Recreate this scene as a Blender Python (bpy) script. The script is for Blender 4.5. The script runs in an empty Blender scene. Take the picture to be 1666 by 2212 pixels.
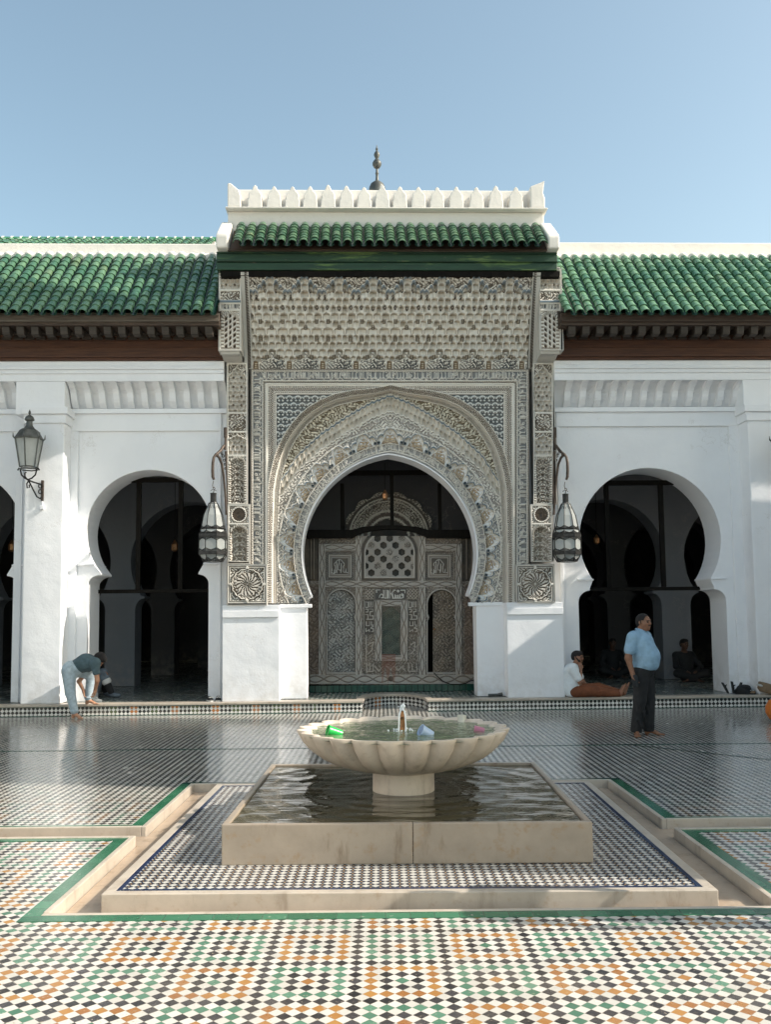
import bpy, bmesh, math, random
import numpy as np
from mathutils import Matrix, Vector
random.seed(7); RNG = np.random.RandomState(7)
SC = bpy.context.scene
COL = SC.collection
rad = math.radians
PI = math.pi

# ------------------------------------------------------------------ camera
F_PX, CXP, CYP = 1950., 825., 1177.          # lens measured in units of a 1666 x 2212 picture
PITCH, ROLL, EYE = rad(4.5), rad(-.60), 1.70
cam = bpy.data.cameras.new('camera'); camo = bpy.data.objects.new('camera', cam); COL.objects.link(camo)
cam.sensor_fit = 'VERTICAL'; cam.sensor_height = 24; cam.lens = 24 * F_PX / 2212
cam.shift_y = (CYP - 1106) / 2212; cam.shift_x = (833 - CXP) / 2212
cam.clip_start = .05; cam.clip_end = 900
CAMROT = Matrix.Rotation(PI / 2 + PITCH, 3, 'X') @ Matrix.Rotation(ROLL, 3, 'Z')
camo.matrix_world = Matrix.Translation((0, 0, EYE)) @ CAMROT.to_4x4()
SC.camera = camo

# ------------------------------------------------------------------ sky, sun, exposure
SUN_EL, SUN_FRONT = rad(36), rad(10.4)
sdir = Vector((math.cos(SUN_EL) * math.cos(SUN_FRONT), -math.cos(SUN_EL) * math.sin(SUN_FRONT), math.sin(SUN_EL)))
world = bpy.data.worlds.new('World'); SC.world = world; world.use_nodes = True
wn = world.node_tree; wn.nodes.clear()
sky = wn.nodes.new('ShaderNodeTexSky'); sky.sky_type = 'NISHITA'; sky.sun_disc = False
sky.sun_elevation = SUN_EL; sky.sun_rotation = PI / 2 + SUN_FRONT
sky.altitude = 400; sky.air_density = 1.0; sky.dust_density = 2.8; sky.ozone_density = .6
bg = wn.nodes.new('ShaderNodeBackground'); bg.inputs[1].default_value = .15
wo = wn.nodes.new('ShaderNodeOutputWorld')
tn = wn.nodes.new('ShaderNodeMix'); tn.data_type = 'RGBA'; tn.blend_type = 'MULTIPLY'; tn.inputs[0].default_value = 1; tn.inputs[7].default_value = (1.12, 1.10, .89, 1)
wn.links.new(sky.outputs[0], tn.inputs[6]); wn.links.new(tn.outputs[2], bg.inputs[0]); wn.links.new(bg.outputs[0], wo.inputs[0])
sl = bpy.data.lights.new('sun', 'SUN'); sl.energy = 3.7; sl.angle = rad(.55); sl.color = (1, .92, .81)
so = bpy.data.objects.new('sun', sl); COL.objects.link(so); so.location = (20, -10, 20)
so.rotation_euler = (-sdir).to_track_quat('-Z', 'Y').to_euler()
SC.view_settings.view_transform = 'Standard'; SC.view_settings.look = 'None'
SC.view_settings.exposure = 0.85; SC.view_settings.gamma = 1
SC.render.engine = 'CYCLES'; SC.cycles.max_bounces = 7; SC.cycles.diffuse_bounces = 4
SC.cycles.transparent_max_bounces = 8; SC.cycles.use_denoising = True; SC.cycles.sample_clamp_indirect = 6

# ------------------------------------------------------------------ frames
PHI = rad(1.8)
FY = 16.65                                    # distance of the portal's carved face
FAC = Matrix.Translation((.145, FY, 0)) @ Matrix.Rotation(PHI, 4, 'Z')
WLD = Matrix.Identity(4)
_Ft = FAC.to_3x3().transposed(); _Fo = _Ft @ (Vector((0, 0, EYE)) - Vector((.145, FY, 0)))
def P(u, v, d=0.):
    """survey of the facade: a spot of the picture read off on the vertical plane d metres in front of the carved face -> (x, z)"""
    r = _Ft @ (CAMROT @ Vector(((u - CXP) / F_PX, -(v - CYP) / F_PX, -1)))
    t = (-d - _Fo.y) / r.y
    q = _Fo + r * t
    return q.x, q.z
def PX(u, v, d=0.): return P(u, v, d)[0]
def PZ(v, d=0., u=842): return P(u, v, d)[1]
def G(u, v, z=0.):
    r = CAMROT @ Vector(((u - CXP) / F_PX, -(v - CYP) / F_PX, -1))
    q = Vector((0, 0, EYE)) + r * ((z - EYE) / r.z)
    return q
STEP = .21                                    # height of the arcade floor over the court

# ------------------------------------------------------------------ shader helper
class Nd:
    def __init__(s, nt, sock): s.nt = nt; s.s = sock
    def _m(s, op, b=None, c=None):
        n = s.nt.nodes.new('ShaderNodeMath'); n.operation = op
        for i, q in enumerate((s, b, c)):
            if q is None: continue
            if isinstance(q, Nd): s.nt.links.new(q.s, n.inputs[i])
            else: n.inputs[i].default_value = q
        return Nd(s.nt, n.outputs[0])
    def __add__(s, b): return s._m('ADD', b)
    def __sub__(s, b): return s._m('SUBTRACT', b)
    def __mul__(s, b): return s._m('MULTIPLY', b)
    def __truediv__(s, b): return s._m('DIVIDE', b)
    def lt(s, b): return s._m('LESS_THAN', b)
    def gt(s, b): return s._m('GREATER_THAN', b)
    def abs(s): return s._m('ABSOLUTE')
    def round(s): return s._m('ROUND')
    def floor(s): return s._m('FLOOR')
    def frac(s): return s._m('FRACT')
    def mod(s, b): return s._m('FLOORED_MODULO', b)
    def max(s, b): return s._m('MAXIMUM', b)
    def min(s, b): return s._m('MINIMUM', b)
    def eq(s, b): return s._m('COMPARE', b, .1)
    def sin(s): return s._m('SINE')
    def clamp(s): return s.max(0.).min(1.)
class Mat:
    def __init__(s, name, rough=.6, **kw):
        s.m = bpy.data.materials.new(name); s.m.use_nodes = True; s.nt = s.m.node_tree
        s.b = s.nt.nodes['Principled BSDF']; s.b.inputs['Roughness'].default_value = rough
        for k, v in kw.items(): s.b.inputs[k.replace('_', ' ')].default_value = v
        s.tc = s.nt.nodes.new('ShaderNodeTexCoord')
    def xyz(s, kind='Object'):
        n = s.nt.nodes.new('ShaderNodeSeparateXYZ'); s.nt.links.new(s.tc.outputs[kind], n.inputs[0])
        return [Nd(s.nt, o) for o in n.outputs]
    def world(s):
        g = s.nt.nodes.new('ShaderNodeNewGeometry')
        n = s.nt.nodes.new('ShaderNodeSeparateXYZ'); s.nt.links.new(g.outputs['Position'], n.inputs[0])
        return [Nd(s.nt, o) for o in n.outputs]
    def noise(s, scale, detail=4, rough=.55, vec=None, out=0, stretch=None):
        n = s.nt.nodes.new('ShaderNodeTexNoise'); n.inputs['Scale'].default_value = scale
        n.inputs['Detail'].default_value = detail; n.inputs['Roughness'].default_value = rough
        src = s.tc.outputs['Object']
        if stretch:
            mp = s.nt.nodes.new('ShaderNodeMapping'); mp.inputs['Scale'].default_value = stretch
            s.nt.links.new(src, mp.inputs[0]); src = mp.outputs[0]
        s.nt.links.new(src, n.inputs['Vector'])
        return Nd(s.nt, n.outputs[out])
    def white(s, a, b):
        c = s.nt.nodes.new('ShaderNodeCombineXYZ')
        for i, q in enumerate((a, b)): s.nt.links.new(q.s, c.inputs[i])
        w = s.nt.nodes.new('ShaderNodeTexWhiteNoise'); w.noise_dimensions = '2D'; s.nt.links.new(c.outputs[0], w.inputs[0])
        return Nd(s.nt, w.outputs[0])
    def col(s, c):
        if isinstance(c, Nd): return c
        n = s.nt.nodes.new('ShaderNodeRGB'); n.outputs[0].default_value = (*c, 1); return Nd(s.nt, n.outputs[0])
    def mix(s, f, a, b, mode='MIX'):
        n = s.nt.nodes.new('ShaderNodeMix'); n.data_type = 'RGBA'; n.blend_type = mode
        if isinstance(f, Nd): s.nt.links.new(f.s, n.inputs[0])
        else: n.inputs[0].default_value = f
        for q, i in ((a, 6), (b, 7)):
            if isinstance(q, Nd): s.nt.links.new(q.s, n.inputs[i])
            else: n.inputs[i].default_value = (*q, 1)
        return Nd(s.nt, n.outputs[2])
    def ramp(s, f, a, b):
        return ((f - a) / (b - a)).clamp()
    def setc(s, c): s.nt.links.new(s.col(c).s, s.b.inputs['Base Color']); return s
    def setr(s, r): s.nt.links.new(r.s, s.b.inputs['Roughness']); return s
    def attr(s, name='Col'):
        n = s.nt.nodes.new('ShaderNodeAttribute'); n.attribute_name = name; return Nd(s.nt, n.outputs[0])
    def bump(s, h, strength=.3, dist=.01):
        n = s.nt.nodes.new('ShaderNodeBump'); n.inputs['Strength'].default_value = strength; n.inputs['Distance'].default_value = dist
        s.nt.links.new(h.s, n.inputs['Height']); s.nt.links.new(n.outputs[0], s.b.inputs['Normal']); return s
    def setp(s, name, v): s.nt.links.new(v.s, s.b.inputs[name]); return s
def simple(name, c, rough=.6, var=.12, scale=6, bump=.15, bs=40, **kw):
    m = Mat(name, rough, **kw)
    n = m.noise(scale, 5)
    m.setc(m.mix(m.ramp(n, .35, .7), tuple(x * (1 - var) for x in c), tuple(min(1, x * (1 + var)) for x in c)))
    if bump: m.bump(m.noise(bs, 4), bump, .006)
    return m.m
MT = {}
def plaster(name, c, dirt=.35):
    m = Mat(name, .75)
    n1, n2 = m.noise(.9, 6, .6), m.noise(7, 5, .6)
    a = m.mix(m.ramp(n1, .4, .72), c, tuple(x * y for x, y in zip(c, (.93, .93, .94))))
    a = m.mix(m.ramp(n2, .62, .9) * dirt * .7, a, (.52, .48, .42))
    x, y, z = m.world()
    low = m.ramp(z, .95, .2) * m.ramp(m.noise(5, 6, .7), .42, .66) * .45     # scuffs near the floor
    a = m.mix(low, a, (.42, .38, .33))
    ck = (m.noise(1.1, 9, .68) - .5).abs().lt(.0035) * m.ramp(m.noise(.7, 2), .55, .60) * .35
    a = m.mix(ck, a, (.45, .42, .38))
    patch = m.ramp(m.noise(.55, 3, .5), .58, .60) * .5
    a = m.mix(patch, a, tuple(x * .96 for x in c))
    m.setc(a); m.bump(m.noise(3.2, 8, .62) + m.noise(.8, 2) * 2.2 - ck * .3, .42, .03); return m.m
MT['plaster'] = plaster('white_plaster', (.835, .845, .865), .10)
MT['coping'] = plaster('rough_limewash', (.74, .71, .66), .8)
MT['plaster_grey'] = plaster('grey_stucco_ground', (.50, .48, .44), .5)
MT['inner_deep'] = plaster('deep_inner_plaster', (.075, .075, .08), .2)  # inner plasters are whitewash with the hall's gloom put into their colour
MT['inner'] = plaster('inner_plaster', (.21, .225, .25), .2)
def make_zellige(name, kind):
    m = Mat(name, .22)
    x, y, z = m.world()
    a = {'floor': .0735, 'far': .0735, 'step': .0715, 'inner': .09, 'island': .060}[kind]
    if kind == 'step': y = z - (STEP - .035 - .0715 / 2)
    X, Y = x / a, y / a
    if kind in ('floor', 'far'): X, Y = X + .989, Y - 51.41
    i, j = X.round(), Y.round()
    dx, dy = (X - i).abs(), (Y - j).abs()
    dd = dx + dy
    isc = dd.lt(.5)
    wv = m.white(i, j); wv2 = m.white(X.floor() + 31.5, Y.floor() + 7.3)
    black, white = (.018, .02, .022), (.74, .72, .67)
    if kind in ('floor', 'far'):
        mi, ni = i.mod(6), j.mod(6)
        par = ((i / 6).floor() + (j / 6).floor()).mod(2)
        r = (mi - 2).abs().max((ni - 2).abs())
        ring = r.gt(1.5) * r.lt(2.5); cen = r.lt(.5)
        org = m.mix(wv, (.38, .195, .055), (.28, .12, .038)); grn = m.mix(wv, (.045, .13, .085), (.11, .235, .165))
        blk = m.mix(wv, (.018, .017, .02), (.062, .058, .062))
        c = m.mix(ring, blk, m.mix(par, grn, org)); c = m.mix(cen, c, m.mix(par, org, grn))
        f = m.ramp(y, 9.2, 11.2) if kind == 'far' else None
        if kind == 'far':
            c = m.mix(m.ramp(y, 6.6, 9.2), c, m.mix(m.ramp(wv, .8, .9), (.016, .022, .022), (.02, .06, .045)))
    elif kind == 'step':
        left = x.lt(.35) * x.gt(-4.9)
        q = i.mod(10)
        o = ((q - 8.5).abs().lt(1)) * left; g = ((q - 3.5).abs().lt(1)) * left * x.lt(-1.2)
        c = m.mix(wv, (.012, .013, .014), (.035, .035, .035)); c = m.mix(o, c, m.mix(wv, (.42, .15, .035), (.3, .13, .05))); c = m.mix(g, c, (.07, .095, .04))
    elif kind == 'island':
        c = m.mix(wv, (.012, .020, .042), (.025, .036, .062))
    else:
        c = m.mix(wv, (.02, .05, .045), (.03, .09, .07))
    w = m.mix(wv2, (.49, .475, .44), (.60, .585, .545))
    if kind == 'step': w = m.mix(wv2, (.60, .59, .56), (.78, .76, .72))
    if kind == 'inner': w = m.mix(wv2, (.3, .3, .28), (.4, .4, .38))
    if kind == 'island':
        isc = dd.gt(.46)
        oc = dd.gt(.87)
        c = m.mix(oc, c, (.50, .29, .10))
    colr = m.mix(isc, w, c)
    edge = .5 if kind != 'island' else .46
    gr = (dd - edge).abs().lt(.022)
    dirt = m.ramp(m.noise(1.3, 6, .65), .45, .75)
    colr = m.mix(gr * .7, colr, (.30, .27, .22))
    colr = m.mix(dirt * .22, colr, (.36, .31, .25))
    m.setc(colr)
    m.setr(m.mix(1, (0, 0, 0), (0, 0, 0)) if False else (wv * .10 + wv2 * .06 + dirt * .12 + (.13 if kind != 'far' else .06)))
    pick = m.mix(dd.gt(.5), wv2, wv)
    h = (dd - edge).abs().min(.05) * 8 + m.noise(28, 2) * .8 + wv * .5 + (X - i) * (wv - .5) * 5 + (Y - j) * (wv2 - .5) * 4
    chip = m.ramp(m.noise(46, 3, .6), .62, .68) * m.ramp(m.noise(1.7, 3), .42, .6) * .8
    colr = m.mix(chip, colr, (.40, .33, .25)); m.setc(colr)
    m.bump(h, .22 if kind != 'far' else .10, .0022)
    return m.m
MT['floor'] = make_zellige('zellige_multicolour', 'floor')
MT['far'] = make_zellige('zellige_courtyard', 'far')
MT['step'] = make_zellige('zellige_riser', 'step')
MT['island'] = make_zellige('zellige_navy', 'island')
MT['innerfloor'] = make_zellige('zellige_arcade', 'inner')
def brickrow(name, c1, c2, w=.14, rough=.2):
    m = Mat(name, rough); x, y, z = m.world()
    i, j = (x / w).floor(), (y / w).floor()
    wv = m.white(i, j)
    gx = ((x / w).frac() - .5).abs().gt(.47); gy = ((y / w).frac() - .5).abs().gt(.47)
    c = m.mix(wv, c1, c2); c = m.mix(m.ramp(m.noise(20, 5, .7), .62, .72) * .6, c, (.42, .44, .38))
    c = m.mix(gx.max(gy) * .55, c, (.05, .10, .07)); m.setc(c); m.bump(m.noise(30, 3) + gx.max(gy) * -1, .25, .003)
    return m.m
MT['green_border'] = brickrow('green_glazed_border', (.02, .115, .06), (.055, .19, .11))
MT['dark_border'] = brickrow('dark_green_border', (.008, .05, .04), (.012, .07, .05), .11)
MT['navy'] = brickrow('navy_border', (.012, .02, .06), (.025, .04, .10), .05)
def marble(name, c, stain=.5, rough=.35, st=(.30, .19, .10)):
    m = Mat(name, rough); n = m.noise(3, 8, .65); n2 = m.noise(14, 6, .7)
    a = m.mix(m.ramp(n, .4, .65), c, tuple(q * .82 for q in c)); a = m.mix(m.ramp(n2, .55, .75) * stain, a, st)
    x, y, z = m.world()
    a = m.mix(m.ramp(m.noise(6, 7, .7, stretch=(1, 1, .25)), .55, .68) * stain * .7, a, tuple(q * .45 for q in st))
    m.setc(a); m.bump(m.noise(25, 6), .25, .004); return m.m
MT['marble'] = marble('cream_marble', (.50, .44, .37), .5)
MT['marble_old'] = marble('stained_marble', (.36, .30, .24), .85)
MT['marble_bowl'] = marble('veined_bowl_marble', (.66, .57, .48), .55, .42, (.40, .29, .21))
MT['trench'] = marble('wet_gutter_marble', (.44, .34, .25), .6, .25)
def attrmat(name, rough=.7, dirt=.25, bump=.3, spec=.5):
    m = Mat(name, rough); m.b.inputs['Specular IOR Level'].default_value = spec
    a = m.attr(); n = m.noise(2.2, 6, .6); n2 = m.noise(18, 5, .65)
    a = m.mix(m.ramp(n, .42, .7) * dirt, a, m.mix(.55, a, (.42, .30, .19)))
    a = m.mix(m.ramp(n2, .5, .75) * dirt, a, m.mix(.5, a, (.25, .21, .17)))
    m.setc(a); m.bump(n2, bump, .008); return m.m
MT['stucco'] = attrmat('carved_stucco', .8)
MT['carvedwood'] = attrmat('carved_grey_wood', .65, .4)
def tilemat():
    m = Mat('green_glazed_tile', .24); a = m.attr(); n = m.noise(9, 5, .65)
    a = m.mix(m.ramp(n, .6, .78) * .28, a, (.35, .40, .30)); m.setc(a)
    m.setr(m.noise(30, 3) * .25 + .16); m.bump(m.noise(45, 3), .2, .004); return m.m
MT['tile'] = tilemat()
def wood(name, c1, c2, rough=.65, sc=(1, 14, 14)):
    m = Mat(name, rough); n = m.noise(2.6, 7, .7, stretch=sc)
    m.setc(m.mix(m.ramp(n, .35, .65), c1, c2)); m.bump(n, .5, .012); return m.m
MT['wood'] = wood('weathered_cedar', (.03, .018, .011), (.075, .046, .03))
MT['wood_red'] = wood('red_brown_cedar', (.045, .015, .007), (.10, .038, .016))
MT['wood_grey'] = wood('bleached_cedar', (.06, .046, .034), (.15, .125, .10))
MT['wood_mid'] = wood('aged_bracket_wood', (.020, .014, .010), (.055, .042, .031))
def peel():
    m = Mat('peeling_green_paint', .55); n = m.noise(2.2, 7, .7, stretch=(.6, 8, 8)); n2 = m.noise(1.3, 6, .65, stretch=(.5, 1, 4))
    a = m.mix(m.ramp(n, .35, .65), (.006, .030, .016), (.016, .060, .030)); a = m.mix(m.ramp(n2, .54, .60), a, m.mix(m.ramp(n, .4, .6), (.06, .13, .035), (.12, .19, .06)))
    a = m.mix(m.ramp(m.noise(5, 6, .7, stretch=(.7, 6, 6)), .64, .68), a, (.16, .14, .10)); m.setc(a); m.bump(n, .5, .01); return m.m
MT['greenbeam'] = peel()
MT['greenbeam_old'] = wood('peeling_green_paint', (.006, .030, .014), (.05, .115, .03), .6, (.45, 9, 9))
MT['darkwood'] = wood('dark_screen_wood', (.005, .0045, .004), (.012, .010, .008), .6, (10, 10, 1))
MT['darkwood'].node_tree.nodes['Principled BSDF'].inputs['Specular IOR Level'].default_value = .08
MT['metal'] = simple('dark_lantern_metal', (.035, .035, .035), .45, .4, 20, .3, Metallic=.7)
MT['metal_rust'] = simple('rusty_iron', (.075, .055, .043), .6, .4, 12, .4, Metallic=.4)
MT['brass'] = simple('worn_copper', (.42, .22, .11), .35, .3, 30, .2, Metallic=.9)
MT['bronze'] = simple('dull_bronze', (.10, .105, .10), .5, .3, 9, .3, Metallic=.5)
m = Mat('dusty_glass', .25, IOR=1.3); m.setc(m.mix(m.noise(9), (.46, .49, .48), (.66, .68, .66))); m.b.inputs['Transmission Weight'].default_value = .4; m.b.inputs['Alpha'].default_value = .9; MT['glass'] = m.m
def watermat(name, c, sc, st, rough=.03, spec=.5, stretch=(1, 1, 1)):
    m = Mat(name, rough, IOR=1.33); m.setc(m.mix(m.noise(1.5), c, tuple(q * .6 for q in c)))
    h = m.noise(sc, 3, .5, stretch=stretch) + m.noise(sc * 2.7, 2, .5, stretch=stretch) * .35
    m.bump(h, st, .05); m.b.inputs['Specular IOR Level'].default_value = spec; return m.m
MT['pool'] = watermat('dark_pool_water', (.070, .062, .034), 5.5, .14, .015, 1.0, (.55, 1.25, 1))
MT['bowlwater'] = watermat('pale_green_water', (.20, .25, .15), 9, .35, .05, .9)
MT['foam'] = simple('splashing_water', (.85, .88, .9), .1, .05, 20, .5)
def cloth(name, c, var=.15, rough=.85): return simple(name, c, rough, var, 14, .5, 35)

# ------------------------------------------------------------------ object helpers
BASE = {}
def props(o, label=None, cat=None, group=None, kind=None):
    if label: o['label'] = label
    if cat: o['category'] = cat
    if group: o['group'] = group
    if kind: o['kind'] = kind
    return o
def thing(name, label, cat, base=(0, 0, 0), group=None, frame=FAC):
    o = bpy.data.objects.new(name, None); COL.objects.link(o); o.empty_display_size = .2
    o.matrix_world = frame @ Matrix.Translation(base); BASE[o.name] = Vector(base)
    return props(o, label, cat, group)
class MB:
    def __init__(s): s.v = []; s.f = []; s.c = []; s.cur = None; s.fm = []; s.mi = 0
    def add(s, vs, fs):
        n = len(s.v); s.v += [tuple(p) for p in vs]; s.f += [tuple(i + n for i in f) for f in fs]
        s.c += [s.cur or (1, 1, 1)] * len(vs); s.fm += [s.mi] * len(fs); return s
    def box(s, x0, x1, y0, y1, z0, z1):
        vs = [(x, y, z) for z in (z0, z1) for y in (y0, y1) for x in (x0, x1)]
        return s.add(vs, [(0, 2, 3, 1), (4, 5, 7, 6), (0, 1, 5, 4), (2, 6, 7, 3), (0, 4, 6, 2), (1, 3, 7, 5)])
    def prism(s, poly, y0, y1, caps=(1, 1)):
        """poly in (x,z), counter-clockwise seen from the court; y0 near face, y1 far face"""
        n = len(poly); vs = [(x, y0, z) for x, z in poly] + [(x, y1, z) for x, z in poly]
        fs = [(i, i + n, (i + 1) % n + n, (i + 1) % n) for i in range(n)]
        if caps[0]: fs.append(tuple(range(n)))
        if caps[1]: fs.append(tuple(range(2 * n - 1, n - 1, -1)))
        return s.add(vs, fs)
    def prismx(s, poly, x0, x1):
        """poly in (y,z), extruded along x"""
        n = len(poly); vs = [(x0, y, z) for y, z in poly] + [(x1, y, z) for y, z in poly]
        fs = [(i, (i + 1) % n, (i + 1) % n + n, i + n) for i in range(n)] + [tuple(range(n - 1, -1, -1)), tuple(range(n, 2 * n))]
        return s.add(vs, fs)
    def prismz(s, poly, z0, z1):
        n = len(poly); vs = [(x, y, z0) for x, y in poly] + [(x, y, z1) for x, y in poly]
        fs = [(i, (i + 1) % n, (i + 1) % n + n, i + n) for i in range(n)] + [tuple(range(n - 1, -1, -1)), tuple(range(n, 2 * n))]
        return s.add(vs, fs)
    def strip(s, A, B, y0, y1):
        """band between two open outlines A and B (x,z lists of equal length), y0..y1 deep"""
        n = len(A); vs = [(x, y0, z) for x, z in A] + [(x, y0, z) for x, z in B] + [(x, y1, z) for x, z in A] + [(x, y1, z) for x, z in B]
        fs = []
        for i in range(n - 1):
            fs += [(i, i + 1, n + i + 1, n + i), (2 * n + i, 3 * n + i, 3 * n + i + 1, 2 * n + i + 1), (i, 2 * n + i, 2 * n + i + 1, i + 1), (n + i, n + i + 1, 3 * n + i + 1, 3 * n + i)]
        fs += [(0, n, 3 * n, 2 * n), (n - 1, 3 * n - 1, 4 * n - 1, 2 * n - 1)]
        return s.add(vs, fs)
    def tube(s, path, r, n=8, flat=1., caps=True):
        pts = [Vector(p) for p in path]; m = len(pts); rr = r if isinstance(r, (list, tuple)) else [r] * m
        up = Vector((0, 1, 0)); vs = []
        for i, p in enumerate(pts):
            t = (pts[min(i + 1, m - 1)] - pts[max(i - 1, 0)]).normalized()
            a = t.cross(up)
            if a.length < .1: a = t.cross(Vector((1, 0, 0)))
            a.normalize(); b = t.cross(a).normalized()
            for k in range(n):
                q = 2 * PI * k / n; vs.append(p + a * math.cos(q) * rr[i] + b * math.sin(q) * rr[i] * flat)
        fs = [(i * n + k, i * n + (k + 1) % n, (i + 1) * n + (k + 1) % n, (i + 1) * n + k) for i in range(m - 1) for k in range(n)]
        if caps: fs += [tuple(range(n - 1, -1, -1)), tuple(range((m - 1) * n, m * n))]
        return s.add(vs, fs)
    def lathe(s, prof, c=(0, 0, 0), n=24, mod=None, rot=0, sy=1.):
        vs = []
        for r, z in prof:
            for k in range(n):
                q = 2 * PI * k / n + rot; m_ = mod(q, r, z) if mod else 1
                vs.append((c[0] + r * m_ * math.cos(q), c[1] + r * m_ * math.sin(q) * sy, c[2] + z))
        m = len(prof)
        fs = [(i * n + k, i * n + (k + 1) % n, (i + 1) * n + (k + 1) % n, (i + 1) * n + k) for i in range(m - 1) for k in range(n)]
        fs += [tuple(range(n - 1, -1, -1)), tuple(range((m - 1) * n, m * n))]
        return s.add(vs, fs)
    def sphere(s, c, r, n=12, sc=(1, 1, 1)):
        vs = []; fs = []
        for i in range(n // 2 + 1):
            a = PI * i / (n // 2)
            for k in range(n):
                q = 2 * PI * k / n; vs.append((c[0] + r * sc[0] * math.sin(a) * math.cos(q), c[1] + r * sc[1] * math.sin(a) * math.sin(q), c[2] + r * sc[2] * math.cos(a)))
        fs = [(i * n + k, (i + 1) * n + k, (i + 1) * n + (k + 1) % n, i * n + (k + 1) % n) for i in range(n // 2) for k in range(n)]
        return s.add(vs, fs)
def make(name, mb, mat, parent=None, frame=FAC, base=(0, 0, 0), smooth=False, colors=False, bevel=0, angle=40):
    b = BASE[parent.name] if parent else Vector(base)
    me = bpy.data.meshes.new(name)
    if isinstance(mb, MB): V, Fc, Cc = mb.v, mb.f, mb.c
    else: V, Fc, Cc = mb
    V = [(x - b[0], y - b[1], z - b[2]) for x, y, z in V] if not isinstance(V, np.ndarray) else V - np.array(b)
    if isinstance(V, np.ndarray):
        nv, nf = len(V), len(Fc); k = Fc.shape[1]
        me.vertices.add(nv); me.vertices.foreach_set('co', V.astype(np.float32).ravel())
        me.loops.add(nf * k); me.loops.foreach_set('vertex_index', Fc.astype(np.int32).ravel())
        me.polygons.add(nf); me.polygons.foreach_set('loop_start', np.arange(0, nf * k, k, dtype=np.int32))
        me.update(calc_edges=True); me.validate()
    else: me.from_pydata(V, [], Fc)
    for q in (mat if isinstance(mat, (list, tuple)) else [mat]): me.materials.append(q)
    if isinstance(mb, MB) and any(mb.fm): me.polygons.foreach_set('material_index', mb.fm)
    if colors:
        at = me.color_attributes.new('Col', 'FLOAT_COLOR', 'POINT')
        arr = np.ones((len(V), 4), dtype=np.float32); arr[:, :3] = np.array(Cc, dtype=np.float32); at.data.foreach_set('color', arr.ravel())
    if smooth: me.polygons.foreach_set('use_smooth', [True] * len(me.polygons))
    me.update()
    o = bpy.data.objects.new(name, me); COL.objects.link(o)
    if parent:
        o.parent = parent
    else: o.matrix_world = frame @ Matrix.Translation(b)
    BASE[o.name] = Vector(b)
    if bevel:
        md = o.modifiers.new('bevel', 'BEVEL'); md.width = bevel; md.segments = 2; md.limit_method = 'ANGLE'; md.angle_limit = rad(40)
    if smooth and angle < 180:
        try: me.set_sharp_from_angle(angle=rad(angle))
        except Exception: pass
    return o
def arc(cx, cz, r, a0, a1, n=24):
    return [(cx + r * math.cos(rad(a0 + (a1 - a0) * i / n)), cz + r * math.sin(rad(a0 + (a1 - a0) * i / n))) for i in range(n + 1)]

# ------------------------------------------------------------------ relief canvas
class Canvas:
    def __init__(s, u0, u1, v0, v1, d, step=1.):
        s.u0, s.u1, s.v0, s.v1, s.d, s.st = u0, u1, v0, v1, d, step
        s.nu, s.nv = int(round((u1 - u0) / step)) + 1, int(round((v1 - v0) / step)) + 1
        s.U, s.V = np.meshgrid(np.linspace(u0, u1, s.nu), np.linspace(v0, v1, s.nv))
        s.H = np.zeros_like(s.U); s.M = np.ones(s.U.shape, bool)
        s.C = np.zeros(s.U.shape + (3,)); s.C[:] = LIGHT
    def paint(s, mask, h=None, c=None):
        if h is not None: s.H[mask] = h[mask] if isinstance(h, np.ndarray) else h
        if c is not None: s.C[mask] = c
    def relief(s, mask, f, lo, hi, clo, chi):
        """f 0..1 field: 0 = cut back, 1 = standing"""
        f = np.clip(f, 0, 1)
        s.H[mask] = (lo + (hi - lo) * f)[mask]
        s.C[mask] = (np.array(clo) * (1 - f[..., None]) + np.array(chi) * f[..., None])[mask]  # recess tone: pigment, darkened further to paint shade into the shallow carving
    def build(s, name, mat, parent, prot=None, smooth=False):
        c = [P(u, v, s.d) for u, v in ((s.u0, s.v0), (s.u1, s.v0), (s.u0, s.v1), (s.u1, s.v1))]
        a = (s.U - s.u0) / (s.u1 - s.u0); b = (s.V - s.v0) / (s.v1 - s.v0)
        X = (c[0][0] * (1 - a) + c[1][0] * a) * (1 - b) + (c[2][0] * (1 - a) + c[3][0] * a) * b
        Z = (c[0][1] * (1 - a) + c[1][1] * a) * (1 - b) + (c[2][1] * (1 - a) + c[3][1] * a) * b
        Yv = -(s.d + s.H)
        if prot is not None: X, Yv, Z = prot(X, Yv, Z)
        V = np.stack([X, Yv, Z], -1).reshape(-1, 3)
        idx = np.arange(s.nu * s.nv).reshape(s.nv, s.nu)
        q = np.stack([idx[1:, :-1], idx[1:, 1:], idx[:-1, 1:], idx[:-1, :-1]], -1)
        ok = s.M[1:, :-1] & s.M[1:, 1:] & s.M[:-1, 1:] & s.M[:-1, :-1]
        return make(name, (V, q[ok].reshape(-1, 4), s.C.reshape(-1, 3)), mat, parent, colors=True, smooth=smooth, angle=180)
LIGHT = np.array((.63, .59, .53)); PALE = (.70, .67, .61); DARK = (.17, .14, .11); BLUE = (.13, .18, .22); OCHRE = (.50, .37, .24); NAVYD = (.19, .20, .205)
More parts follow.
